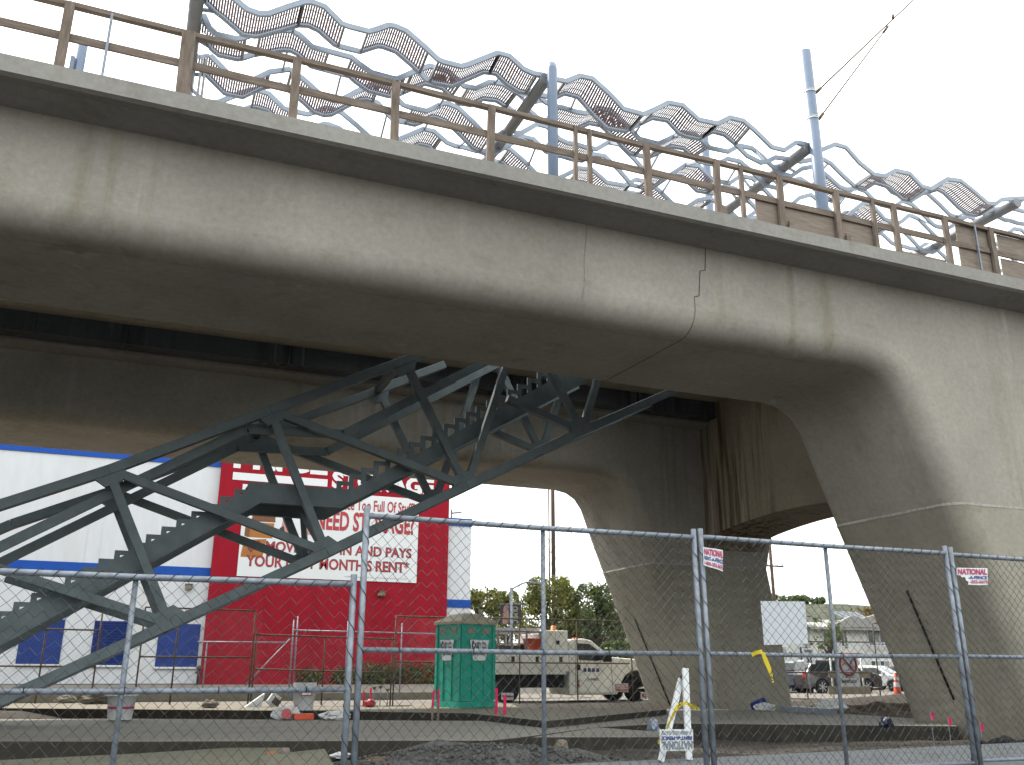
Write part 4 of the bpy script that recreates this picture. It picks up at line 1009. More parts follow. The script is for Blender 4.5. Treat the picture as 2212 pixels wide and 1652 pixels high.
# ================================================================== CARS
def car(name, label, col, x, y, z, hd, L, W_, Hc, kind, extra=None):
    t = thing(name, label, 'car', (0, 0, 0), 'cars parked along the far street')
    h0 = .28
    if kind == 'suv': p = [(-L/2, .45), (-L/2+.02, .95), (-L/2+.15, 1.08), (-L/2+.55, Hc-.08), (-L/2+.9, Hc), (L*.1, Hc), (L*.27, 1.12), (L/2-.35, 1.02), (L/2-.04, .88), (L/2, .5), (L/2-.1, h0)]
    else: p = [(-L/2, .45), (-L/2+.03, .85), (-L/2+.25, .98), (-L*.25, Hc-.06), (-L*.12, Hc), (L*.08, Hc-.02), (L*.26, .98), (L/2-.4, .86), (L/2-.06, .72), (L/2, .45), (L/2-.1, h0)]
    fw, rw, r = L*.29, -L*.29, .36
    lo = []
    for cx in (fw, rw):
        for k in range(9):
            a = math.pi*k/8; lo.append((cx+(r+.07)*math.cos(a), max(h0, r+(r+.06)*math.sin(a)*.95)))
    p += lo+[(-L/2+.08, h0)]
    b = MB(); n = len(p)
    def inset(zz): return 0 if zz < .95 else (zz-.95)/(Hc-.95)*.17
    vs = [(x_, -W_/2+inset(zz), zz) for x_, zz in p]+[(x_, W_/2-inset(zz), zz) for x_, zz in p]
    b.add(vs, [list(range(n))[::-1], [n+i for i in range(n)]]+[[i, (i+1) % n, n+(i+1) % n, n+i] for i in range(n)])
    bo = bevel(b.build('body', col, t), .05, 3)
    if kind == 'suv': wpts = [(-L/2+.34, 1.12), (-L/2+.62, Hc-.16), (L*.07, Hc-.14), (L*.2, 1.12)]
    else: wpts = [(-L*.33, 1.0), (-L*.19, Hc-.14), (L*.07, Hc-.13), (L*.2, 1.0)]
    for s in (-1, 1):
        MB().add([(x_, s*(W_/2-inset(zz)+.006), zz) for x_, zz in wpts], [(0, 1, 2, 3)]).build('side_window', 'glass', bo)
    i0 = 5 if kind != 'suv' else 5
    a, c = (p[5], p[6]); 
    MB().add([(a[0]+(c[0]-a[0])*f_+.02, s*(W_/2-.16-inset(a[1]+(c[1]-a[1])*f_)*.6), a[1]+(c[1]-a[1])*f_+.02) for f_, s in ((.12, -1), (.12, 1), (.92, 1), (.92, -1))], [(0, 1, 2, 3)]).build('windshield', 'glass', bo)
    a, c = (p[2], p[3])
    MB().add([(a[0]+(c[0]-a[0])*f_-.02, s*(W_/2-.16-inset(a[1]+(c[1]-a[1])*f_)*.6), a[1]+(c[1]-a[1])*f_+.02) for f_, s in ((.15, -1), (.15, 1), (.9, 1), (.9, -1))], [(0, 1, 2, 3)]).build('rear_window', 'glass', bo)
    axm = Matrix.Rotation(rad(90), 3, 'X')
    for cx in (fw, rw):
        for s in (-1, 1):
            wl = MB().lathe((cx, s*(W_/2-.12)+.11, r), [(.2, 0), (r-.03, 0), (r, .03), (r, .19), (r-.03, .22), (.2, .22)], 20, axm).build('wheel', 'black', t)
            rm = MB(); rm.lathe((cx, s*(W_/2-.12)+.115, r), [(.05, 0), (.08, 0), (.08, .23), (.05, .23)], 10, axm)
            for k in range(7):
                a = 2*math.pi*k/7; rm.beam((cx+.05*math.cos(a), s*(W_/2-.005), r+.05*math.sin(a)), (cx+.24*math.cos(a), s*(W_/2-.005), r+.24*math.sin(a)), .05, .02, (0, 1, 0))
            rm.build('rim', 'chrome', wl)
    for s in (-1, 1):
        MB().box((L/2-.1, s*(W_/2-.26), .74), (.22, .34, .14)).build('headlight', 'vinyl', bo)
        MB().box((-L/2+.06, s*(W_/2-.14), .92), (.12, .2, .22)).build('tail_light', 'redlens', bo)
        MB().box((L*.17, s*(W_/2+.08), 1.08), (.12, .18, .13)).build('wing_mirror', col, bo)
    MB().box((L/2+.005, 0, .55), (.02, .5, .13)).build('number_plate', 'vinyl', bo)
    MB().box((L/2-.01, 0, .72), (.06, .8, .12)).build('grille', 'black', bo)
    t.location = (x, y, z); t.rotation_euler = (0, 0, hd)
    return t
YS = 38.5
c = at(1806, 1506, Y=YS); car('parked_car', 'dark sport utility car with pale glare on its roof, behind the sign board', 'carb', at(1812, 1500, Y=YS).x+.5, YS+.9, gh(32, YS)-.02, rad(-3), 4.75, 1.9, 1.68, 'suv')
car('parked_car', 'navy car seen from behind at the left end of the parked row', 'carn', at(1706, 1490, Y=41.5).x, 41.5, .38, rad(62), 4.5, 1.85, 1.62, 'suv')
car('parked_car', 'white sedan with its nose toward the street, right of the dark car', 'carw', at(1895, 1490, Y=43).x, 43, .36, rad(-62), 4.4, 1.8, 1.48, 'sedan')
car('parked_car', 'dark sedan half hidden behind the traffic cone', 'carb', at(1930, 1485, Y=45).x+.9, 45.5, .36, rad(-60), 4.5, 1.82, 1.48, 'sedan')
car('parked_car', 'silver car mostly hidden behind the pier leg, beyond the navy car', 'cars', at(1690, 1480, Y=46).x, 46.5, .36, rad(60), 4.4, 1.8, 1.5, 'sedan')

# ================================================================== HOUSES
def house(name, label, Y, x0, x1, ze, zg_, depth, parts):
    t = thing(name, label, 'house', ((x0+x1)/2, Y, zg_))
    MB().span((x0, Y, zg_-.3), (x1, Y+depth, ze)).build('wall', 'housew', t)
    for kind, a in parts: a(t, Y)
    return t
YH = 55.0
hx = lambda px, py=1400: at(px, py, Y=YH).x
hz = lambda px, py: at(px, py, Y=YH).z
x0, x1 = hx(1752), hx(1990)
ze = hz(1850, 1356); zg_ = .3
h = thing('white_house', 'white two storey house with a pale low roof, seen between the pier legs', 'house', ((x0+x1)/2, YH, zg_))
MB().span((x0, YH, 0), (x1, YH+9, ze)).build('wall', 'housew', h)
rz = hz(1840, 1334)
xm = (hx(1796)+hx(1854))/2
ro = MB()
ro.add([(x0-.5, YH-.7, ze), (x1+.5, YH-.7, ze), (x1+.5, YH+9.5, ze), (x0-.5, YH+9.5, ze), (x0+2.5, YH+4, rz+.1), (x1-2.5, YH+4, rz+.1)], [(0, 1, 5, 4), (1, 2, 5), (2, 3, 4, 5), (3, 0, 4), (3, 2, 1, 0)])
ro.add([(x0-.5, YH-.72, ze-.16), (x1+.5, YH-.72, ze-.16), (x1+.5, YH-.72, ze-.002), (x0-.5, YH-.72, ze-.002), (x0-.5, YH-.6, ze-.16), (x1+.5, YH-.6, ze-.16), (x1+.5, YH-.6, ze-.002), (x0-.5, YH-.6, ze-.002)], [(0, 1, 2, 3), (7, 6, 5, 4), (0, 4, 5, 1)])
rf = ro.build('roof', 'roofs', h)
mb = MB(); sc = [(1790, 1352), (1822, 1334), (1834, 1330), (1854, 1336), (1886, 1327), (1905, 1324), (1925, 1336), (1960, 1330), (1990, 1345), (1990, 1355), (1790, 1355)]
mb.prism([(hx(u), YH-.75, hz(u, v)) for u, v in sc], (0, .25, 0)); mb.build('mansard_front', 'roofs', rf)
sp_ = MB(); zlo, zhi = hz(1856, 1341), hz(1856, 1318)
for k in range(5):
    xa = hx(1828)+k*(hx(1890)-hx(1828))/5; xb = xa+(hx(1890)-hx(1828))/5-.1
    sp_.prism([(xa, YH-.45, zlo), (xb, YH-.45, zlo), (xb+.3, YH+1.8, zhi), (xa+.3, YH+1.8, zhi)], (0, 0, .05))
sp_.build('roof_panel', 'darkroof', rf)
def win(a, b, py0, py1, parent, split=2, Y=YH, m='drape'):
    xa, xb, zt_, zb_ = at(a, py0, Y=Y).x, at(b, py0, Y=Y).x, at((a+b)/2, py0, Y=Y).z, at((a+b)/2, py1, Y=Y).z
    f = MB().span((xa-.08, Y-.05, zb_-.08), (xb+.08, Y-.003, zt_+.08)).build('window', 'vinyl', parent)
    for k in range(split):
        u = xa+(xb-xa)*k/split; v = xa+(xb-xa)*(k+1)/split-.08
        MB().span((u, Y-.07, zb_), (v, Y-.052, zt_)).build('pane', 'glass' if k % 2 == 0 else m, f)
    return f
win(1815, 1828, 1362, 1394, h, 2); f = win(1873, 1911, 1359, 1393, h, 3)
win(1881, 1920, 1427, 1453, h, 4); win(1777, 1800, 1365, 1394, h, 2)
mb = MB(); xa, xb = hx(1872), hx(1914); z = hz(1890, 1394)
for k in range(3): mb.beam((xa, YH-.35, z-.15+k*.18), (xb, YH-.35, z-.15+k*.18), .04, .04)
for k in range(9): x = xa+(xb-xa)*k/8; mb.beam((x, YH-.35, z-.2), (x, YH-.35, z+.24), .03, .03)
mb.build('balcony_rail', 'vinyl', h)
x0, x1 = hx(1662), hx(1750); z2 = hz(1700, 1340)
h2 = thing('pale_apartment', 'pale apartment front with tall blue grey windows behind the central pier leg', 'building', ((x0+x1)/2, YH, .3))
MB().span((x0, YH+.5, 0), (x1, YH+10, z2)).build('wall', 'housew', h2)
MB().span((x0-.3, YH-.2, z2), (x1+.3, YH+10.3, z2+.3)).build('roof', 'roofs', h2)
for a, b in ((1672, 1687), (1690, 1698), (1726, 1744)): win(a, b, 1396, 1424, h2, 3, YH+.5); win(a, b, 1430, 1468, h2, 3, YH+.5)
# ================================================================== TREES
def tree(name, label, x, y, z, h, r, m, n, seed, size, clumps=9, group=None, trunk=.16, crown0=.35, sq=.9, cat='tree'):
    rnd = random.Random(seed); t = thing(name, label, cat, (x, y, z), group)
    tk = MB(); lv = MB(); top = Vector((x, y, z+h*.6))
    tk.tube([(x, y, z-.2), (x+.05*h*rnd.uniform(-1, 1), y, z+h*.3), tuple(top)], trunk, 7, radii=[trunk, trunk*.75, trunk*.35])
    for k in range(clumps):
        a = rnd.uniform(0, 6.28); rr = r*math.sqrt(rnd.random())*.86; zz = z+h*(crown0+(1-crown0)*rnd.uniform(.05, .88))
        kk = 1-.55*max(0, (zz-z)/h-.5)*2*.8
        c = Vector((x+rr*math.cos(a)*kk, y+rr*math.sin(a)*kk, zz)); cr = r*rnd.choice((.16, .2, .27, .33, .38, .44))
        tk.tube([tuple(Vector((x, y, z+h*rnd.uniform(.25, .5)))), tuple((Vector((x, y, z+h*.5))+c)/2), tuple(c)], .05, 5, radii=[trunk*.4, trunk*.25, .02])
        leaves(lv, c, cr, n//clumps, rnd, size, (1, 1, sq), .35)
    for k in range(n//14):
        a = rnd.uniform(0, 6.28); b = rnd.uniform(-.2, 1); c = Vector((x+r*1.02*math.cos(a)*math.cos(b), y+r*math.sin(a)*math.cos(b), z+h*(.55+.45*math.sin(b))))
        leaves(lv, c, .14*r, 3, rnd, size)
    tk.build('trunk', 'bark', t); lv.build('crown', m, t)
    return t
def ptree(name, label, pxc, pyt, pyb, pxw, Y, m, n, seed, size, zg_=.35, **k):
    p = at(pxc, pyb, Y=Y); x = p.x; zt_ = at(pxc, pyt, Y=Y).z
    r = abs(at(pxc+pxw/2, pyt, Y=Y).x-at(pxc-pxw/2, pyt, Y=Y).x)/2*.92
    return tree(name, label, x, Y, zg_, zt_-zg_, r, m, n, seed, size, **k)
ptree('street_tree', 'olive green street tree left of the lamp post banner', 1045, 1259, 1340, 92, 54, 'leafa', 9880, 2, .11, clumps=20, crown0=.1)
ptree('street_tree', 'smaller olive green street tree directly behind the lamp post banner', 1096, 1262, 1340, 62, 56, 'leafa', 6840, 12, .11, clumps=14, crown0=.1)
ptree('street_tree', 'largest street tree with yellowish top, behind the white truck bed', 1188, 1232, 1350, 118, 52, 'leafa', 15580, 4, .11, clumps=26, crown0=.08)
ptree('street_tree', 'dark street tree beside the left edge of the central pier leg', 1290, 1247, 1370, 105, 51, 'leafb', 13300, 6, .11, clumps=24, crown0=.05)
ptree('street_tree', 'tall dark tree hidden between the two larger street trees', 1240, 1290, 1370, 110, 57, 'leafb', 9880, 16, .11, clumps=18, crown0=.05)
ptree('low_tree', 'low bushy green tree over the hood of the white truck', 1335, 1378, 1440, 80, 46, 'leafb', 3400, 8, .13, clumps=14, crown0=.05)
p = at(1795, 1440, Y=50)
tree('leaning_tree', 'sparse leaning tree in front of the white house', p.x, 50, .35, at(1770, 1330, Y=50).z-.35, 1.2, 'leafb', 900, 31, .09, clumps=9, crown0=.35, trunk=.2)
ptree('low_tree', 'low grey green tree between the white sheet and the white house', 1757, 1322, 1440, 56, 58, 'leafb', 2400, 33, .12, clumps=12, crown0=.3)
# hill with its own trees
HT_ = at(1800, 1307, Y=318).z-.2
mb = MB(); n = 60; vs = []
for j in range(14):
    for i in range(n+1):
        x = 150+(560-150)*i/n; y = 190+j*16; k = math.sin(min(1, j/9)*math.pi/2)
        env = max(0, min(1, (x-150)/60))*max(0, min(1, (560-x)/60))
        hz_ = HT_*k*env*(1+.06*noise.noise(Vector((x*.02, y*.02, 0))))+.35*noise.noise(Vector((x*.12, y*.12, 2)))*k
        vs.append((x, y, .2+hz_))
mb.add(vs, [[j*(n+1)+i, j*(n+1)+i+1, (j+1)*(n+1)+i+1, (j+1)*(n+1)+i] for j in range(13) for i in range(n)], True)
struct('hill', mb, 'hill')
def hill_z(x, y):
    j = (y-190)/16; k = math.sin(min(1, j/9)*math.pi/2); return .2+HT_*k
for pxc, pyt, w_, m_, lab, sd in ((1672, 1285, 40, 'leafb', 'hill tree farthest left above the white sheet', 41), (1705, 1286, 36, 'leafb', 'second hill tree from the left above the white sheet', 42), (1732, 1283, 26, 'leafb', 'third hill tree from the left above the white sheet', 43), (1748, 1290, 24, 'leafb', 'hill tree at the right corner of the white sheet', 44), (1772, 1288, 20, 'leafb', 'single round hill tree standing alone on the skyline', 45), (1851, 1301, 34, 'leafc', 'orange brown tree above the dark roof panels', 46), (1885, 1304, 46, 'leafc', 'orange brown tree nearest the right pier leg on the skyline', 47)):
    Y = 310 if m_ == 'leafb' else 120
    zz = (hill_z(0, Y)-1.0) if m_ == 'leafb' else .4
    ptree('hill_tree', lab, pxc, pyt, 1310, w_, Y, m_, 900 if m_ == 'leafb' else 1800, sd, .5 if m_ == 'leafb' else .24, zz, clumps=9, crown0=.35 if m_ == 'leafb' else .2, group='trees on the far hill')
# ================================================================== POLES, LAMP, BANNER
def upole(px, Y, pyb, pyt, r, label, arm=None):
    x = at(px, pyb, Y=Y).x; zt_ = at(px, pyt, Y=Y).z
    t = thing('utility_pole', label, 'pole', (x, Y, .3), 'wooden utility poles')
    MB().tube([(x, Y, .2), (x, Y, zt_)], r, 12, radii=[r, r*.8]).build('shaft', 'polew', t)
    if arm:
        z = at(px, arm, Y=Y).z; a = MB().beam((x-1.05, Y-.2, z), (x+1.05, Y-.2, z), .1, .12).build('crossarm', 'polew', t)
        ins = MB()
        for k in (-.95, -.5, .5, .95): MB().lathe((x+k, Y-.2, z+.06), [(.03, 0), (.05, .06), (.03, .14)], 8).build('insulator', 'lens', a)
    return t, x
t, x = upole(1198, 60, 1440, 950, .17, 'brown wooden utility pole rising left of the central pier leg')
MB().tube([(x-.33, 60, .6), (x-.33, 60, 18)], .05, 6).build('conduit', 'polew', t)
upole(1686, 62, 1460, 1160, .15, 'wooden utility pole with a crossarm between the two pier legs', 1223)
Yl = 44; x = at(1104, 1345, Y=Yl).x
t = thing('street_lamp', 'grey street lamp with a curved arm among the street trees', 'street lamp', (x, Yl, .6))
zt_ = at(1104, 1268, Y=Yl).z
MB().tube([(x, Yl, .5), (x, Yl, zt_)], .1, 10, radii=[.11, .07]).build('shaft', 'galv', t)
e = at(1150, 1256, Y=Yl); pts = []
for k in range(9):
    u = k/8; pts.append((x+(e.x-x)*u, Yl, zt_-.1+(e.z-zt_+.12)*math.sin(u*math.pi/2)))
MB().tube(pts, .045, 8).build('arm', 'galv', t); MB().beam((e.x-.2, Yl, e.z-.01), (e.x+.5, Yl, e.z-.04), .2, .1).build('head', 'galv', t)
for a, b, sd, lab in ((1080.5, 1101, 0, 'dark street banner with a stone face, left side of the lamp post'), (1107, 1126, 1, 'dark street banner with vertical lettering, right side of the lamp post')):
    xa, xb = at(a, 1320, Y=Yl).x, at(b, 1320, Y=Yl).x; z1, z0 = at(a, 1304, Y=Yl).z, at(a, 1347, Y=Yl).z
    bt = thing('street_banner', lab, 'banner', ((xa+xb)/2, Yl, z0), 'street banners on the lamp post')
    MB().span((xa, Yl-.012, z0), (xb, Yl+.012, z1)).build('cloth', 'bannerd', bt)
    MB().beam((xa-.03, Yl, z1+.02), (xb+.03, Yl, z1+.02), .04, .04).build('rod', 'galv', bt)
    if sd: letter('OLMEC', (xb-.52, Yl-.014, z1-.1), (0, 0, -(z1-z0)*.85), (.34, 0, 0), 'vent', bt, .03)
    else:
        q = [(.25, .02), (.62, 0), (.9, .1), (.95, .45), (.85, .7), (.9, .92), (.6, .98), (.4, .9), (.3, .72), (.38, .6), (.2, .5), (.3, .42), (.22, .3)]
        MB().prism([(xa+(xb-xa)*u, Yl-.013, z0+(z1-z0)*v) for u, v in q], (0, -.004, 0)).build('stone_face', 'stone', bt)
# ================================================================== REAR FENCES
def pipes(name, label, Y, lines, m='rust', mesh=None, r=.024):
    """a fence of pipes: lines are ('part', x0,y0,x1,y1) in the survey picture, standing on the plane Y"""
    ps = [(n_, at(a, b, Y=Y), at(c, d, Y=Y)) for n_, a, b, c, d in lines]
    x0 = min(min(p.x, q.x) for _, p, q in ps); x1 = max(max(p.x, q.x) for _, p, q in ps)
    t = thing(name, label, 'fence', ((x0+x1)/2, Y, .45), 'pipe framed fences behind the viaduct')
    for n_, p, q in ps:
        o = 0
        if n_.endswith('post'): p = Vector((p.x, Y, p.z)); xm_ = (p.x+q.x)/2; p.x = q.x = xm_; q.z = min(q.z, .48); p.z = max(p.z, q.z+.4); o = .002
        MB().tube([(p.x, Y+o, p.z), (q.x, Y+o, q.z)], r, 8).build(n_, m, t)
    if mesh:
        (a, b), (c, d) = (mesh[0], mesh[1]), (mesh[2], mesh[3]); p, q = at(a, b, Y=Y), at(c, d, Y=Y)
        mb = MB(); x0, x1, z0, z1 = min(p.x, q.x), max(p.x, q.x), .55, max(p.z, q.z); s = .13
        for sg in (1, -1):
            k = -int((z1-z0)/s)-1
            while x0+k*s < x1+(z1-z0):
                xa = x0+k*s; xb = xa+(z1-z0)*sg
                A_, B_ = (xa, z0), (xb, z1)
                def clip(A_, B_):
                    ts = [0, 1]; dx = B_[0]-A_[0]
                    ta, tb = (x0-A_[0])/dx, (x1-A_[0])/dx; lo, hi = max(0, min(ta, tb)), min(1, max(ta, tb))
                    return None if lo >= hi else [(A_[0]+dx*u, A_[1]+(B_[1]-A_[1])*u) for u in (lo, hi)]
                c_ = clip(A_, B_)
                if c_: mb.tube([(c_[0][0], Y+.02*sg, c_[0][1]), (c_[1][0], Y+.02*sg, c_[1][1])], .0014, 3, False)
                k += 1
        mb.build('chain_link', 'mesh', t)
    return t
pipes('pipe_fence', 'tall rust stained fence frame in front of the right blue window', 29.0, [('top_rail', 314, 1310, 552, 1318), ('mid_rail', 300, 1417, 540, 1419), ('end_post', 552, 1316, 536, 1520), ('end_post', 312, 1310, 292, 1516), ('middle_post', 388, 1315, 368, 1516)], 'rust', (314, 1310, 552, 1520))
pipes('pipe_fence', 'rusted low frame at far left, before the left blue windows', 29.6, [('top_rail', -60, 1354, 214, 1360), ('mid_rail', -60, 1437, 206, 1438.5), ('end_post', 218, 1324, 199, 1513), ('middle_post', 95, 1358, 84, 1500)], 'rust', (-60, 1354, 214, 1510))
pipes('pipe_fence', 'low rusted frame before the red wall, left of the tall frame', 29.0, [('top_rail', 552, 1369, 853, 1380), ('mid_rail', 549, 1444, 848, 1452), ('end_post', 556, 1362, 540, 1520), ('end_post', 851, 1376, 840, 1524), ('middle_post', 703, 1374, 694, 1520)], 'rust', (552, 1369, 853, 1520))
pipes('pipe_fence', 'tall rusted frame that runs past the truck behind the teal toilet', 29.1, [('top_rail', 858, 1330, 1345, 1340), ('mid_rail', 854, 1428, 1360, 1432), ('end_post', 858, 1327, 846, 1524), ('middle_post', 1124, 1336, 1121, 1524), ('middle_post', 1247, 1338, 1247, 1524), ('end_post', 1362, 1340, 1368, 1524)], 'rust', (858, 1330, 1362, 1524))
pipes('pipe_fence', 'galvanised fence with a slanting brace against the red wall', 33.0, [('top_rail', 632, 1360, 943, 1368), ('top_rail', 427, 1385, 617, 1386.6), ('brace', 627, 1378, 529, 1480), ('end_post', 632, 1337, 628, 1480), ('end_post', 640, 1330, 637, 1480), ('middle_post', 751, 1340, 746, 1478), ('middle_post', 868, 1345, 864, 1490), ('end_post', 445, 1385, 441, 1480)], 'galv')
pipes('pipe_fence', 'rusted frame in front of the parked cars, between the pier legs', 28.4, [('top_rail', 1700, 1384, 1888, 1386), ('mid_rail', 1690, 1451, 1884, 1452), ('end_post', 1887, 1345, 1901, 1515), ('top_rail', 1888, 1345, 1935, 1342), ('middle_post', 1742, 1440, 1744, 1512), ('bottom_rail', 1690, 1508, 1900, 1510), ('end_post', 1978, 1470, 1984, 1515)], 'rust', (1690, 1384, 1888, 1512))
# ================================================================== THINGS ON THE NEAR FENCE
def quad_sign(name, label, Y, c, m='vinyl', cat='sign', group=None, bend=.0, th=.004):
    """thin board with corners c = lower left, lower right, upper right, upper left in the survey picture"""
    P4 = [at(x, y, Y=Y) for x, y in c]; t = thing(name, label, cat, tuple((P4[0]+P4[1])/2), group)
    n = 12; mb = MB(); vs = []
    for k in range(n+1):
        u = k/n; d_ = bend*math.sin(u*math.pi*2.2)
        a = P4[0].lerp(P4[1], u); b = P4[3].lerp(P4[2], u)
        for q in (a, b): vs += [(q.x, Y+d_, q.z), (q.x, Y+d_+th, q.z)]
    fs = []
    for k in range(n):
        i = 4*k; j = i+4
        fs += [(i, j, j+2, i+2), (i+1, i+3, j+3, j+1), (i, i+1, j+1, j), (i+2, j+2, j+3, i+3)]
    fs += [(0, 2, 3, 1), (4*n, 4*n+1, 4*n+3, 4*n+2)]
    mb.add(vs, fs); mb.build('board', m, t)
    return t, P4
def qtext(t, P4, s, u0, v0, u1, v1, m, bold=.03, Y=None, off=.006, flip=False, bend=0, th=0):
    P = lambda u, v: P4[0].lerp(P4[1], u).lerp(P4[3].lerp(P4[2], u), v)
    vs, fs = glyphs(s, bold); mb = MB(); o = []
    for a, b in vs:
        if flip: a, b = 1-a, 1-b
        u = u0+(u1-u0)*a; v = v0+(v1-v0)*b; q = P(u, v); o.append((q.x, q.y-off+bend*math.sin(u*math.pi*2.2), q.z))
    mb.add(o, fs); return mb.build('lettering', m, t)
YP = YF-.05
t, P4 = quad_sign('fence_sign', 'wrinkled white fence company sign tied beside the middle post', YP-.012, [(1520, 1219), (1562, 1233), (1562, 1187), (1519, 1180)], 'vinyl', 'sign', 'fence company signs', .008)
qtext(t, P4, 'NATIONAL', .04, .60, 1.0, .95, 'pinkink', .05, bend=.008); qtext(t, P4, 'RENT-A-FENCE', .04, .33, .99, .54, 'blueink', .04, bend=.008); qtext(t, P4, '1-800-352-5675', .05, .06, .99, .27, 'pinkink', .04, bend=.008)
# torn sign: an outline with its lower left corner missing
Q = [at(x, y, Y=YP-.008) for x, y in ((2067, 1262), (2134, 1263), (2133, 1226), (2067, 1225))]
t = thing('fence_sign', 'torn white fence company sign with its lower left corner missing, at the right', 'sign', tuple(Q[1]), 'fence company signs')
Pq = lambda u, v: Q[0].lerp(Q[1], u).lerp(Q[3].lerp(Q[2], u), v)
MB().prism([Pq(u, v) for u, v in ((.36, .02), (.7, 0), (1, .03), (1, 1), (0, 1), (0, .58), (.12, .55), (.16, .44), (.26, .47), (.3, .25), (.38, .2))], (0, .004, 0)).build('board', 'vinyl', t)
qtext(t, Q, 'NATIONAL', .02, .60, .97, .95, 'pinkink', .05); qtext(t, Q, '-A-FENCE', .36, .34, .97, .54, 'blueink', .04); qtext(t, Q, '-352-5675', .40, .09, .99, .29, 'pinkink', .04)
quad_sign('white_sheet', 'blank white sheet fixed behind the chain link in the gap between the legs', YF+.03, [(1651, 1392), (1746, 1389), (1739, 1298), (1643, 1297)], 'paper', 'sheet')
# hazard tape
def ribbon(pts, wd, mb, up=Vector((1, 0, 0))):
    pts = [Vector(p) for p in pts]; vs = []
    for i, p in enumerate(pts):
        d = (pts[min(i+1, len(pts)-1)]-pts[max(i-1, 0)]).normalized(); s = d.cross(Vector((0, -1, 0))).normalized()
        tw = .012*math.sin(i*1.3); vs += [tuple(p+s*wd/2+Vector((0, tw, 0))), tuple(p-s*wd/2-Vector((0, tw, 0)))]
    return mb.add(vs, [(2*i, 2*i+2, 2*i+3, 2*i+1) for i in range(len(pts)-1)], True)
def tape(label, Y, chains, marks):
    P0 = at(*chains[0][0], Y=Y); t = thing('hazard_tape', label, 'tape', tuple(P0), 'yellow hazard tape')
    for ch in chains:
        mb = MB(); ribbon([at(x, y, Y=Y) for x, y in ch], .042, mb); mb.build('strip', 'yellow', t)
    mk = MB()
    for (x, y, ang_) in marks:
        p = at(x, y, Y=Y)-Vector((0, .016, 0)); d = Vector((math.cos(ang_), 0, math.sin(ang_)))
        mk.beam(p-d*.022, p+d*.022, .004, .012, (0, 1, 0)).beam(p+Vector((.015, 0, .02))-d*.015, p+Vector((.015, 0, .02))+d*.015, .004, .01, (0, 1, 0))
    if marks: mk.build('print', 'blackink', t)
    return t
tape('yellow tape hanging from the middle rail under the white sheet', YF-.06, [[(1624, 1414), (1632, 1409), (1640, 1407), (1647, 1406)], [(1647, 1408), (1654, 1424), (1662, 1444), (1668, 1462), (1670, 1473)]], [(1664, 1452, .9), (1667, 1462, -.6), (1668, 1468, .4)])
tape('yellow tape knotted round the white stand', 10.28, [[(1440, 1576), (1446, 1560), (1455, 1540), (1463, 1525), (1474, 1519), (1486, 1517)], [(1486, 1519), (1494, 1524), (1502, 1526), (1511, 1531)]], [(1464, 1524, .8), (1455, 1541, 1.0), (1498, 1524, .2), (1504, 1527, 1.2), (1508, 1530, .3), (1470, 1520, .6)])
tape('loose end of yellow tape beside the upside down sign', 10.5, [[(1424, 1606), (1423, 1598), (1427, 1590), (1432, 1583)]], [(1426, 1592, .6)])
# white A shaped stand with an upside-down fence sign
aL, aT = at(1428, 1634, Y=9.9), at(1478, 1440, Y=9.9)
t = thing('white_stand', 'white A shaped plastic stand leaning just behind the fence', 'stand', (6.5, 10.4, .44))
pA, pB = at(1480, 1442, Y=10.5), at(1488, 1632, Y=10.35); pC, pD = at(1471, 1466, Y=10.55), at(1427, 1634, Y=10.3)
MB().beam(pA, (pB.x, pB.y, .45), .085, .03, (0, -1, 0)).build('leg', 'vinyl', t); MB().beam(pC, (pD.x, pD.y, .45), .075, .03, (0, -1, 0)).build('leg', 'vinyl', t)
MB().tube([pA+Vector((-.05, .02, -.12)), pA+Vector((-.0, .02, -.06)), pA+Vector((.03, .03, .0))], .022, 8).build('hinge', 'black', t)
MB().beam(pA+Vector((.03, .02, 0)), (pB.x+.03, pB.y+.04, .45), .05, .02, (0, -1, 0)).build('back_strip', 'galv', t)
t, P4 = quad_sign('fence_sign', 'white fence company sign standing upside down on the foot of the stand', 10.12, [(1426, 1622), (1498, 1619), (1497, 1574), (1425, 1574)], 'vinyl', 'sign', 'fence company signs')
qtext(t, P4, 'NATIONAL', .04, .05, .97, .46, 'galv', .04, flip=True); qtext(t, P4, 'RENT-A-FENCE', .04, .50, .96, .68, 'blueink', .05, flip=True); qtext(t, P4, '1-800-352-5675', .05, .74, .93, .93, 'canopy', .03, flip=True)
t, P4 = quad_sign('fence_sign', 'small upside down red lettered sign by the front wheel of the truck', 28.95, [(1326, 1492.5), (1357, 1494), (1357, 1475), (1326.5, 1474.5)], 'vinyl', 'sign', 'fence company signs')
qtext(t, P4, 'NATIONAL', .06, .05, .95, .40, 'redink', .06, flip=True); qtext(t, P4, 'RENT-A-FENCE', .06, .47, .95, .64, 'redink', .04, flip=True); qtext(t, P4, '1-800-352-5675', .06, .72, .95, .9, 'redink', .04, flip=True)
t, P4 = quad_sign('fence_sign', 'sliver of a red lettered sign at the left foot of the central pier leg', 28.8, [(1384, 1509), (1398, 1509), (1398, 1494), (1384, 1493)], 'vinyl', 'sign', 'fence company signs')
qtext(t, P4, 'TA', .1, .25, .9, .8, 'redink', .06, flip=True)
t, P4 = quad_sign('fence_sign', 'white sign with red script by the back wheel of the truck', 28.95, [(1083, 1510), (1109, 1511.5), (1109.5, 1495.5), (1083, 1495)], 'vinyl', 'sign', 'fence company signs')
Pq = lambda u, v: P4[0].lerp(P4[1], u).lerp(P4[3].lerp(P4[2], u), v)
MB().tube([Pq(.05+.9*k/24, .52+.13*math.sin(k*2.1)*(1 if k % 3 else .4))+Vector((0, -.012, 0)) for k in range(25)], .016, 5).build('script', 'redink', t)
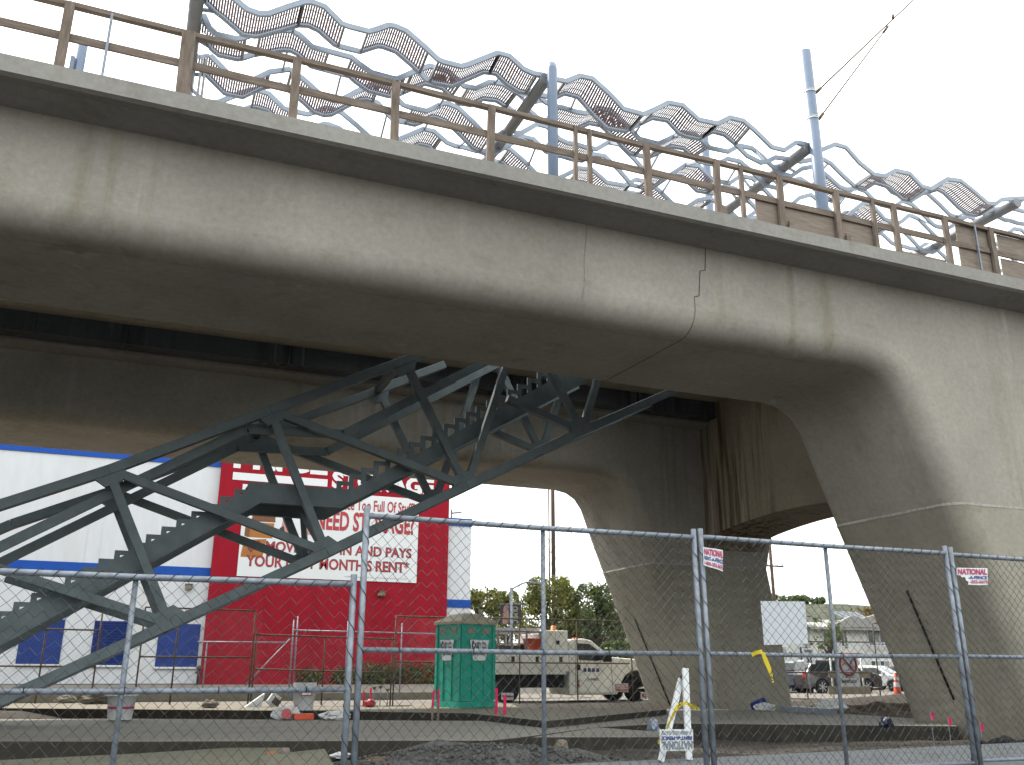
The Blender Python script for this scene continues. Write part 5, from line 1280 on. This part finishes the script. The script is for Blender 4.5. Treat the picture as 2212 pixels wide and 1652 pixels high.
# ================================================================== SITE CLUTTER
def stake(px, yb, yt, Z, label, wd=.045, top=None):
    p = at(px, yb, Z=Z); q = at(px, yt, Y=p.y)
    t = thing('survey_stake', label, 'stake', tuple(p), 'fluorescent pink survey stakes')
    l = random.uniform(-.03, .03)
    MB().beam((p.x, p.y, p.z-.1), (p.x, p.y, p.z+(q.z-p.z)*.45), wd, .02, (0, 1, 0)).build('shank', 'wood' if top else 'hotpink', t)
    MB().beam((p.x, p.y, p.z+(q.z-p.z)*.45), (p.x+l, p.y, q.z), wd, .021, (0, 1, 0)).build('painted_top', 'hotpink', t)
stake(785, 1524.5, 1492, .58, 'pink stake left of the pair beside the round red bag'); stake(799, 1525, 1485, .58, 'pink stake right behind the round red bag')
stake(933.5, 1554.5, 1490, .45, 'pink topped stake touching the left side of the teal toilet', .05, True); stake(946, 1554.5, 1487, .45, 'pink topped stake before the left face of the teal toilet', .05, True)
stake(1072, 1556, 1486, .45, 'pink stake with a grey cap at the right corner of the teal toilet', .055); stake(1090, 1556, 1500, .45, 'shorter tilted pink stake right of the toilet corner', .065)
for px, yt in ((820.5, 1482), (807, 1484), (836, 1488)):
    p = at(px, 1524, Z=.58); q = at(px, yt, Y=p.y)
    t = thing('form_pin', {820.5: 'steel form pin with a rusty cap, middle of three', 807: 'steel form pin with a rusty cap, left of three near the pink stakes', 836: 'steel form pin with a rusty cap, right of three'}[px], 'pin', tuple(p), 'steel form pins')
    MB().tube([(p.x, p.y, p.z-.05), (p.x, p.y, q.z)], .012, 6).build('rod', 'galv', t); MB().lathe((p.x, p.y, q.z-.05), [(.02, 0), (.06, .05), (.05, .07)], 10).build('cap', 'rust', t)
def ball(name, label, cat, px, py, Z, r, m, sz=(1, 1, .8), amp=.25, sd=1):
    p = at(px, py, Z=Z); t = solo(name, MB().blob((p.x, p.y, Z+r*sz[2]*.75), r, amp, sd, 3, sz, -.75*sz[2]), m, label, cat)
    return t
ball('red_bag', 'deep red round bag on the kerb between the pink stakes', 'bag', 799, 1526, .58, .13, 'redink', (1.15, 1, .9), .16)
ball('boulder', 'single tan boulder in the soil just behind the walk', 'rock', 1213, 1622, .3, .11, 'rock', (1, .9, .95), .25, 4)
ball('rock_lump', 'tan rock beside the bucket in the trench', 'rock', 245, 1548, .14, .22, 'rock', (1.1, .8, .75), .3, 6)
ball('dark_bag', 'dark plastic bag pushed against the white bucket in the trench', 'bag', 258, 1549, .14, .15, 'carn', (1.2, 1, .8), .4, 7)
ball('rubbish_bag', 'tan yellow bag dropped on the kerb at left', 'bag', 452, 1528, .58, .15, 'ply', (1.3, .9, .75), .45, 8)
ball('rubbish_bag', 'tan crumpled bag on the paving at far left', 'bag', 143, 1518, .55, .2, 'kerb', (1.4, .9, .6), .45, 9)
ball('rubbish_bag', 'grey brown heap of sacking on the kerb', 'bag', 205, 1521, .56, .3, 'rock', (1.4, .9, .7), .45, 12)
ball('rubbish_bag', 'white crumpled bag lying on the slab edge left of the fence posts', 'bag', 616, 1553, .45, .2, 'bucket', (1.3, .9, .85), .5, 13)
ball('rubbish_bag', 'flat white bag on the slab edge right beside the double fence post', 'bag', 724, 1554, .45, .2, 'bucket', (1.7, .8, .55), .5, 15)
ball('rubbish_bag', 'white scrap on the soil beside the double fence post', 'bag', 735, 1637, .2, .09, 'bucket', (1.5, .8, .6), .5, 17)
ball('rubbish_bag', 'dark blue sack in the trench right of the fence middle', 'bag', 1915, 1571, .42, .13, 'carn', (1.3, .8, .9), .4, 18)
ball('rubbish_bag', 'pale scrap of paper on the soil at lower right', 'bag', 2110, 1610, .32, .05, 'bucket', (1.6, .9, .4), .5, 19) if False else None
def tri(name, label, cat, pts, Z, m, th=.03, grp=None):
    q = [at(x, y, Z=Z) for x, y in pts]; return tag(solo(name, MB().prism([(p.x, p.y, Z) for p in q], (0, 0, th)), m, label, cat), group=grp)
t = thing('carton', 'small torn white carton with a brown end on the kerb', 'box', tuple(at(568, 1524, Z=.58)))
p = at(560, 1526, Z=.58); MB().prism([(p.x-.35, p.y, .58), (p.x+.05, p.y, .58), (p.x+.12, p.y, .92)], (0, .25, 0)).build('flap', 'vinyl', t)
MB().box((p.x+.36, p.y+.1, .75), (.25, .22, .3), Matrix.Rotation(.6, 3, 'Y')).build('body', 'bucket', t); MB().box((p.x+.42, p.y-.03, .70), (.2, .02, .16), Matrix.Rotation(.6, 3, 'Y')).build('end_panel', 'lamp', t)
p = at(640, 1554, Z=.45); t = thing('orange_pack', 'orange and red printed pack lying on the slab edge', 'packaging', tuple(p))
MB().box((p.x+.15, p.y, .52), (.42, .2, .12)).build('pack', 'orange', t); MB().lathe((p.x-.22, p.y, .58), [(.09, -.02), (.11, 0), (.11, .02)], 16, Matrix.Rotation(rad(80), 3, 'X')).build('lid', 'redlens', t)
def bucket(px, py, Z, hgt, r0, r1, label, stripe=True, lbl=False):
    p = at(px, py, Z=Z); t = thing('plastic_bucket', label, 'bucket', tuple(p), 'white plastic buckets')
    MB().lathe(p, [(r0, 0), (r1*.97, hgt*.72), (r1*1.06, hgt*.72), (r1*1.06, hgt*.78), (r1, hgt*.78), (r1*1.02, hgt), (r1*.94, hgt), (r0*.9, .03)], 24).build('pail', 'bucket', t)
    if stripe:
        z = hgt*.33; a = r0+(r1*.97-r0)*z/(hgt*.72)
        MB().lathe((p.x, p.y, p.z+z), [(a+.004, 0), (a+.012, .05)], 24).build('stripe', 'pinkink', t)
    if lbl:
        MB().box((p.x-.0, p.y-r1-.004, p.z+hgt*.62), (r1*.9, .006, .12)).build('label', 'redink', t); MB().box((p.x-.0, p.y-r1-.009, p.z+hgt*.60), (r1*.75, .006, .05)).build('label', 'vinyl', t)
    MB().tube([(p.x+r1*1.05*math.cos(a), p.y-.01+.0*a, p.z+hgt*.75-.12*math.sin(a)) for a in [math.pi*k/8 for k in range(9)]], .007, 6).build('handle', 'galv', t)
bk = at(258, 1551, Y=22.6)
bucket(258, 1553, bk.z+.0, .66, .24, .30, 'white bucket with a magenta stripe standing at the slab edge, left', True)
bucket(655, 1532.5, .585, .62, .22, .27, 'white bucket with a red label standing on the kerb', False, True)
# boards lying by the walk
t = solo('plywood_board', MB().prism([at(x, y, Z=.33) for x, y in ((-60, 1652), (0, 1645), (300, 1630), (478, 1618.7), (620, 1608.2), (624, 1626), (640, 1660), (-60, 1700))], (0, 0, .025)), 'board', 'large greenish board lying at the lower left corner', 'board', 'loose boards in the foreground')
t = solo('plywood_board', MB().prism([at(x, y, Z=.37) for x, y in ((560, 1634), (627, 1626.5), (701, 1619.3), (717, 1648), (722, 1662), (560, 1690))], (0, 0, .02)), 'board', 'smaller board with a cut edge resting on the large board', 'board', 'loose boards in the foreground')
tri('wood_offcut', 'short yellow timber offcut lying on the boards', 'timber', ((609, 1621), (624, 1620), (626, 1626), (610, 1627)), .37, 'ply', .04, 'offcuts on the boards')
tri('wood_offcut', 'thin orange timber offcut lying on the large board', 'timber', ((576, 1625), (597, 1623.5), (598, 1630), (577, 1632)), .362, 'box', .02, 'offcuts on the boards')
tri('wood_offcut', 'rusty brown plank on the soil right of the fence posts', 'timber', ((784, 1650), (800, 1640), (838, 1642), (826, 1656)), .33, 'rust', .05, 'offcuts on the boards')
# pipe and roll by the pier
a, b = at(1690, 1530, Z=.52), at(1800, 1537, Z=.52)
t = thing('grey_duct', 'grey square duct lying on the slab between the pier legs', 'duct', tuple(a)); MB().beam(a, b, .22, .16).build('casing', 'galv', t)
p = at(1795, 1534, Z=.5); t = solo('cement_sack', MB().blob((p.x, p.y, .62), .34, .3, 3, 3, (1.5, .8, .5), -.5), 'bucket', 'white empty sack thrown over the end of the grey duct', 'sack')
p = at(1652, 1533, Z=.47); t = solo('cement_sack', MB().blob((p.x, p.y, .54), .24, .4, 5, 3, (1.3, .8, .5), -.5), 'bucket', 'small pale sack at the foot of the central pier leg', 'sack')
p = at(1640, 1531, Z=.47); solo('blue_tube', MB().lathe((p.x, p.y, .6), [(.12, -.2), (.13, -.2), (.13, .2), (.12, .2)], 14, Matrix.Rotation(rad(70), 3, 'Y')), 'shutter', 'short dark blue tube end at the foot of the central pier leg', 'tube')
p = at(1412, 1577, Z=.38); solo('blue_wrap', MB().blob((p.x, p.y, .42), .17, .35, 11, 3, (.7, .7, 1.1), -.8), 'canopy', 'pale blue plastic wrap left of the white stand', 'wrap')
# marker flags near the right pier leg
for px, py, lab in ((2048, 1560, 'pink marker flag left of the fence post at lower right'), (2117, 1572, 'pink marker flag right of the fence post at lower right'), (2010, 1548, 'tiny pink marker flag at the slab corner')):
    p = at(px, py, Y=12.4); t = thing('marker_flag', lab, 'flag', (p.x, 12.4, .3), 'pink marker flags')
    MB().tube([(p.x, 12.4, .2), (p.x+.01, 12.4, p.z+.1)], .006, 5).build('wire', 'galv', t)
    MB().add([(p.x, 12.4, p.z+.1), (p.x+.06, 12.38, p.z+.07), (p.x+.08, 12.41, p.z-.06), (p.x+.01, 12.4, p.z-.04)], [(0, 1, 2, 3)]).build('cloth', 'hotpink', t)
mb = MB(); pts = []
for k in range(15): pts.append((at(2110+k*9, 1586, Y=12.0).x, 12.0+.15*math.sin(k*.9), .36+.05*math.sin(k*1.7)))
mb.tube(pts, .07, 8); solo('corrugated_hose', mb, 'black', 'thick black hose lying along the foot of the right pier leg', 'hose')
# sign board, planks, cone and speed sign between the legs
Yb = 29.4
t = thing('notice_board', 'cream notice board with a red prohibition ring in front of the dark car', 'notice board', tuple(at(1830, 1510, Y=Yb)))
def bd(x0, y0, x1, y1, m, nm, dy=0, par=None): a, b = at(x0, y1, Y=Yb), at(x1, y0, Y=Yb); return MB().span((a.x, Yb+dy-.02, a.z), (b.x, Yb+dy, b.z)).build(nm, m, par or t)
bd(1792, 1448, 1880, 1463, 'roofp', 'upper_plank', .04); bd(1792, 1481, 1880, 1499, 'roofp', 'lower_plank', .04)
p0 = bd(1810, 1413, 1850, 1456, 'vinyl', 'picture_panel'); p1 = bd(1813, 1456.5, 1856, 1482, 'vinyl', 'text_panel'); bd(1803, 1409.5, 1862, 1413, 'redink', 'header_bar', -.0)
a = at(1832, 1434, Y=Yb-.03); R_ = abs(at(1850, 1434, Y=Yb).x-at(1815, 1434, Y=Yb).x)/2
rg = MB(); rg.tube([(a.x+R_*math.cos(2*math.pi*k/28), a.y, a.z+R_*math.sin(2*math.pi*k/28)) for k in range(29)], .045, 6, False); rg.beam((a.x-R_*.7, a.y, a.z+R_*.7), (a.x+R_*.7, a.y, a.z-R_*.7), .03, .08)
rg.build('prohibition_ring', 'redink', p0)
bl_ = MB()
for k, (dx, dz, L, an) in enumerate(((-.2, .02, .5, .3), (.1, -.05, .55, -.4), (0, -.2, .7, .1), (.15, .1, .4, .9), (-.1, -.3, .55, -.1))):
    d = Vector((math.cos(an), 0, math.sin(an)))*L/2*R_*1.7; c_ = a+Vector((dx, .002-.003*k, dz)); bl_.beam(c_-d, c_+d, .01, .07, (0, 1, 0))
bl_.build('printed_waves', 'blueink', p0)
def bt(s, x0, y0, x1, y1, m, par): o, e = at(x0, y0, Y=Yb-.024), at(x1, y0, Y=Yb-.024); z = at(x0, y1, Y=Yb-.024).z-o.z; letter(s, o, (e.x-o.x, 0, 0), (0, 0, z), m, par, .03, .004)
bt('& CO.', 1826, 1463, 1846, 1457.5, 'blackink', p1); bt('BARRICADE', 1819, 1474, 1851, 1467, 'blackink', p1)
for px in (1801, 1868):
    p = at(px, 1500, Y=Yb+.1); MB().tube([(p.x, Yb+.1, .3), (p.x, Yb+.1, at(px, 1410, Y=Yb).z)], .035, 8).build('support_post', 'vinyl', t)
p = at(1941, 1509, Y=28.6); t = thing('traffic_cone', 'orange traffic cone with pale bands standing at the right pier leg', 'traffic cone', (p.x, 28.6, p.z)); hc = .98
MB().box((p.x, 28.6, p.z+.02), (.4, .4, .04)).build('base', 'orange', t)
MB().lathe((p.x, 28.6, p.z+.04), [(.17, 0), (.055, hc-.06), (.03, hc-.04)], 20).build('cone', 'orange', t)
for f0, f1 in ((.42, .60), (.68, .80)):
    MB().lathe((p.x, 28.6, p.z+.04), [(.17-.115*f0/.94+.004, f0*hc), (.17-.115*f1/.94+.004, f1*hc)], 20).build('reflective_band', 'vinyl', t)
Yp = 36; p = at(1747, 1440, Y=Yp); t = thing('speed_sign', 'white speed limit sign on a post above the navy car', 'road sign', (p.x, Yp, .35))
a, b = at(1736, 1433, Y=Yp), at(1758, 1399, Y=Yp)
MB().span((a.x, Yp-.01, a.z), (b.x, Yp, b.z)).build('plate', 'vinyl', t); MB().tube([(p.x, Yp+.03, .3), (p.x, Yp+.03, b.z)], .03, 8).build('post', 'galv', t)
wq, hq = b.x-a.x, b.z-a.z
for s, v0, v1, u0, u1 in (('SPEED', .72, .90, .14, .86), ('LIMIT', .48, .66, .14, .86), ('35', .08, .40, .25, .75)): letter(s, (a.x+wq*u0, Yp-.012, a.z+hq*v0), (wq*(u1-u0), 0, 0), (0, 0, hq*(v1-v0)), 'blackink', t, .04)
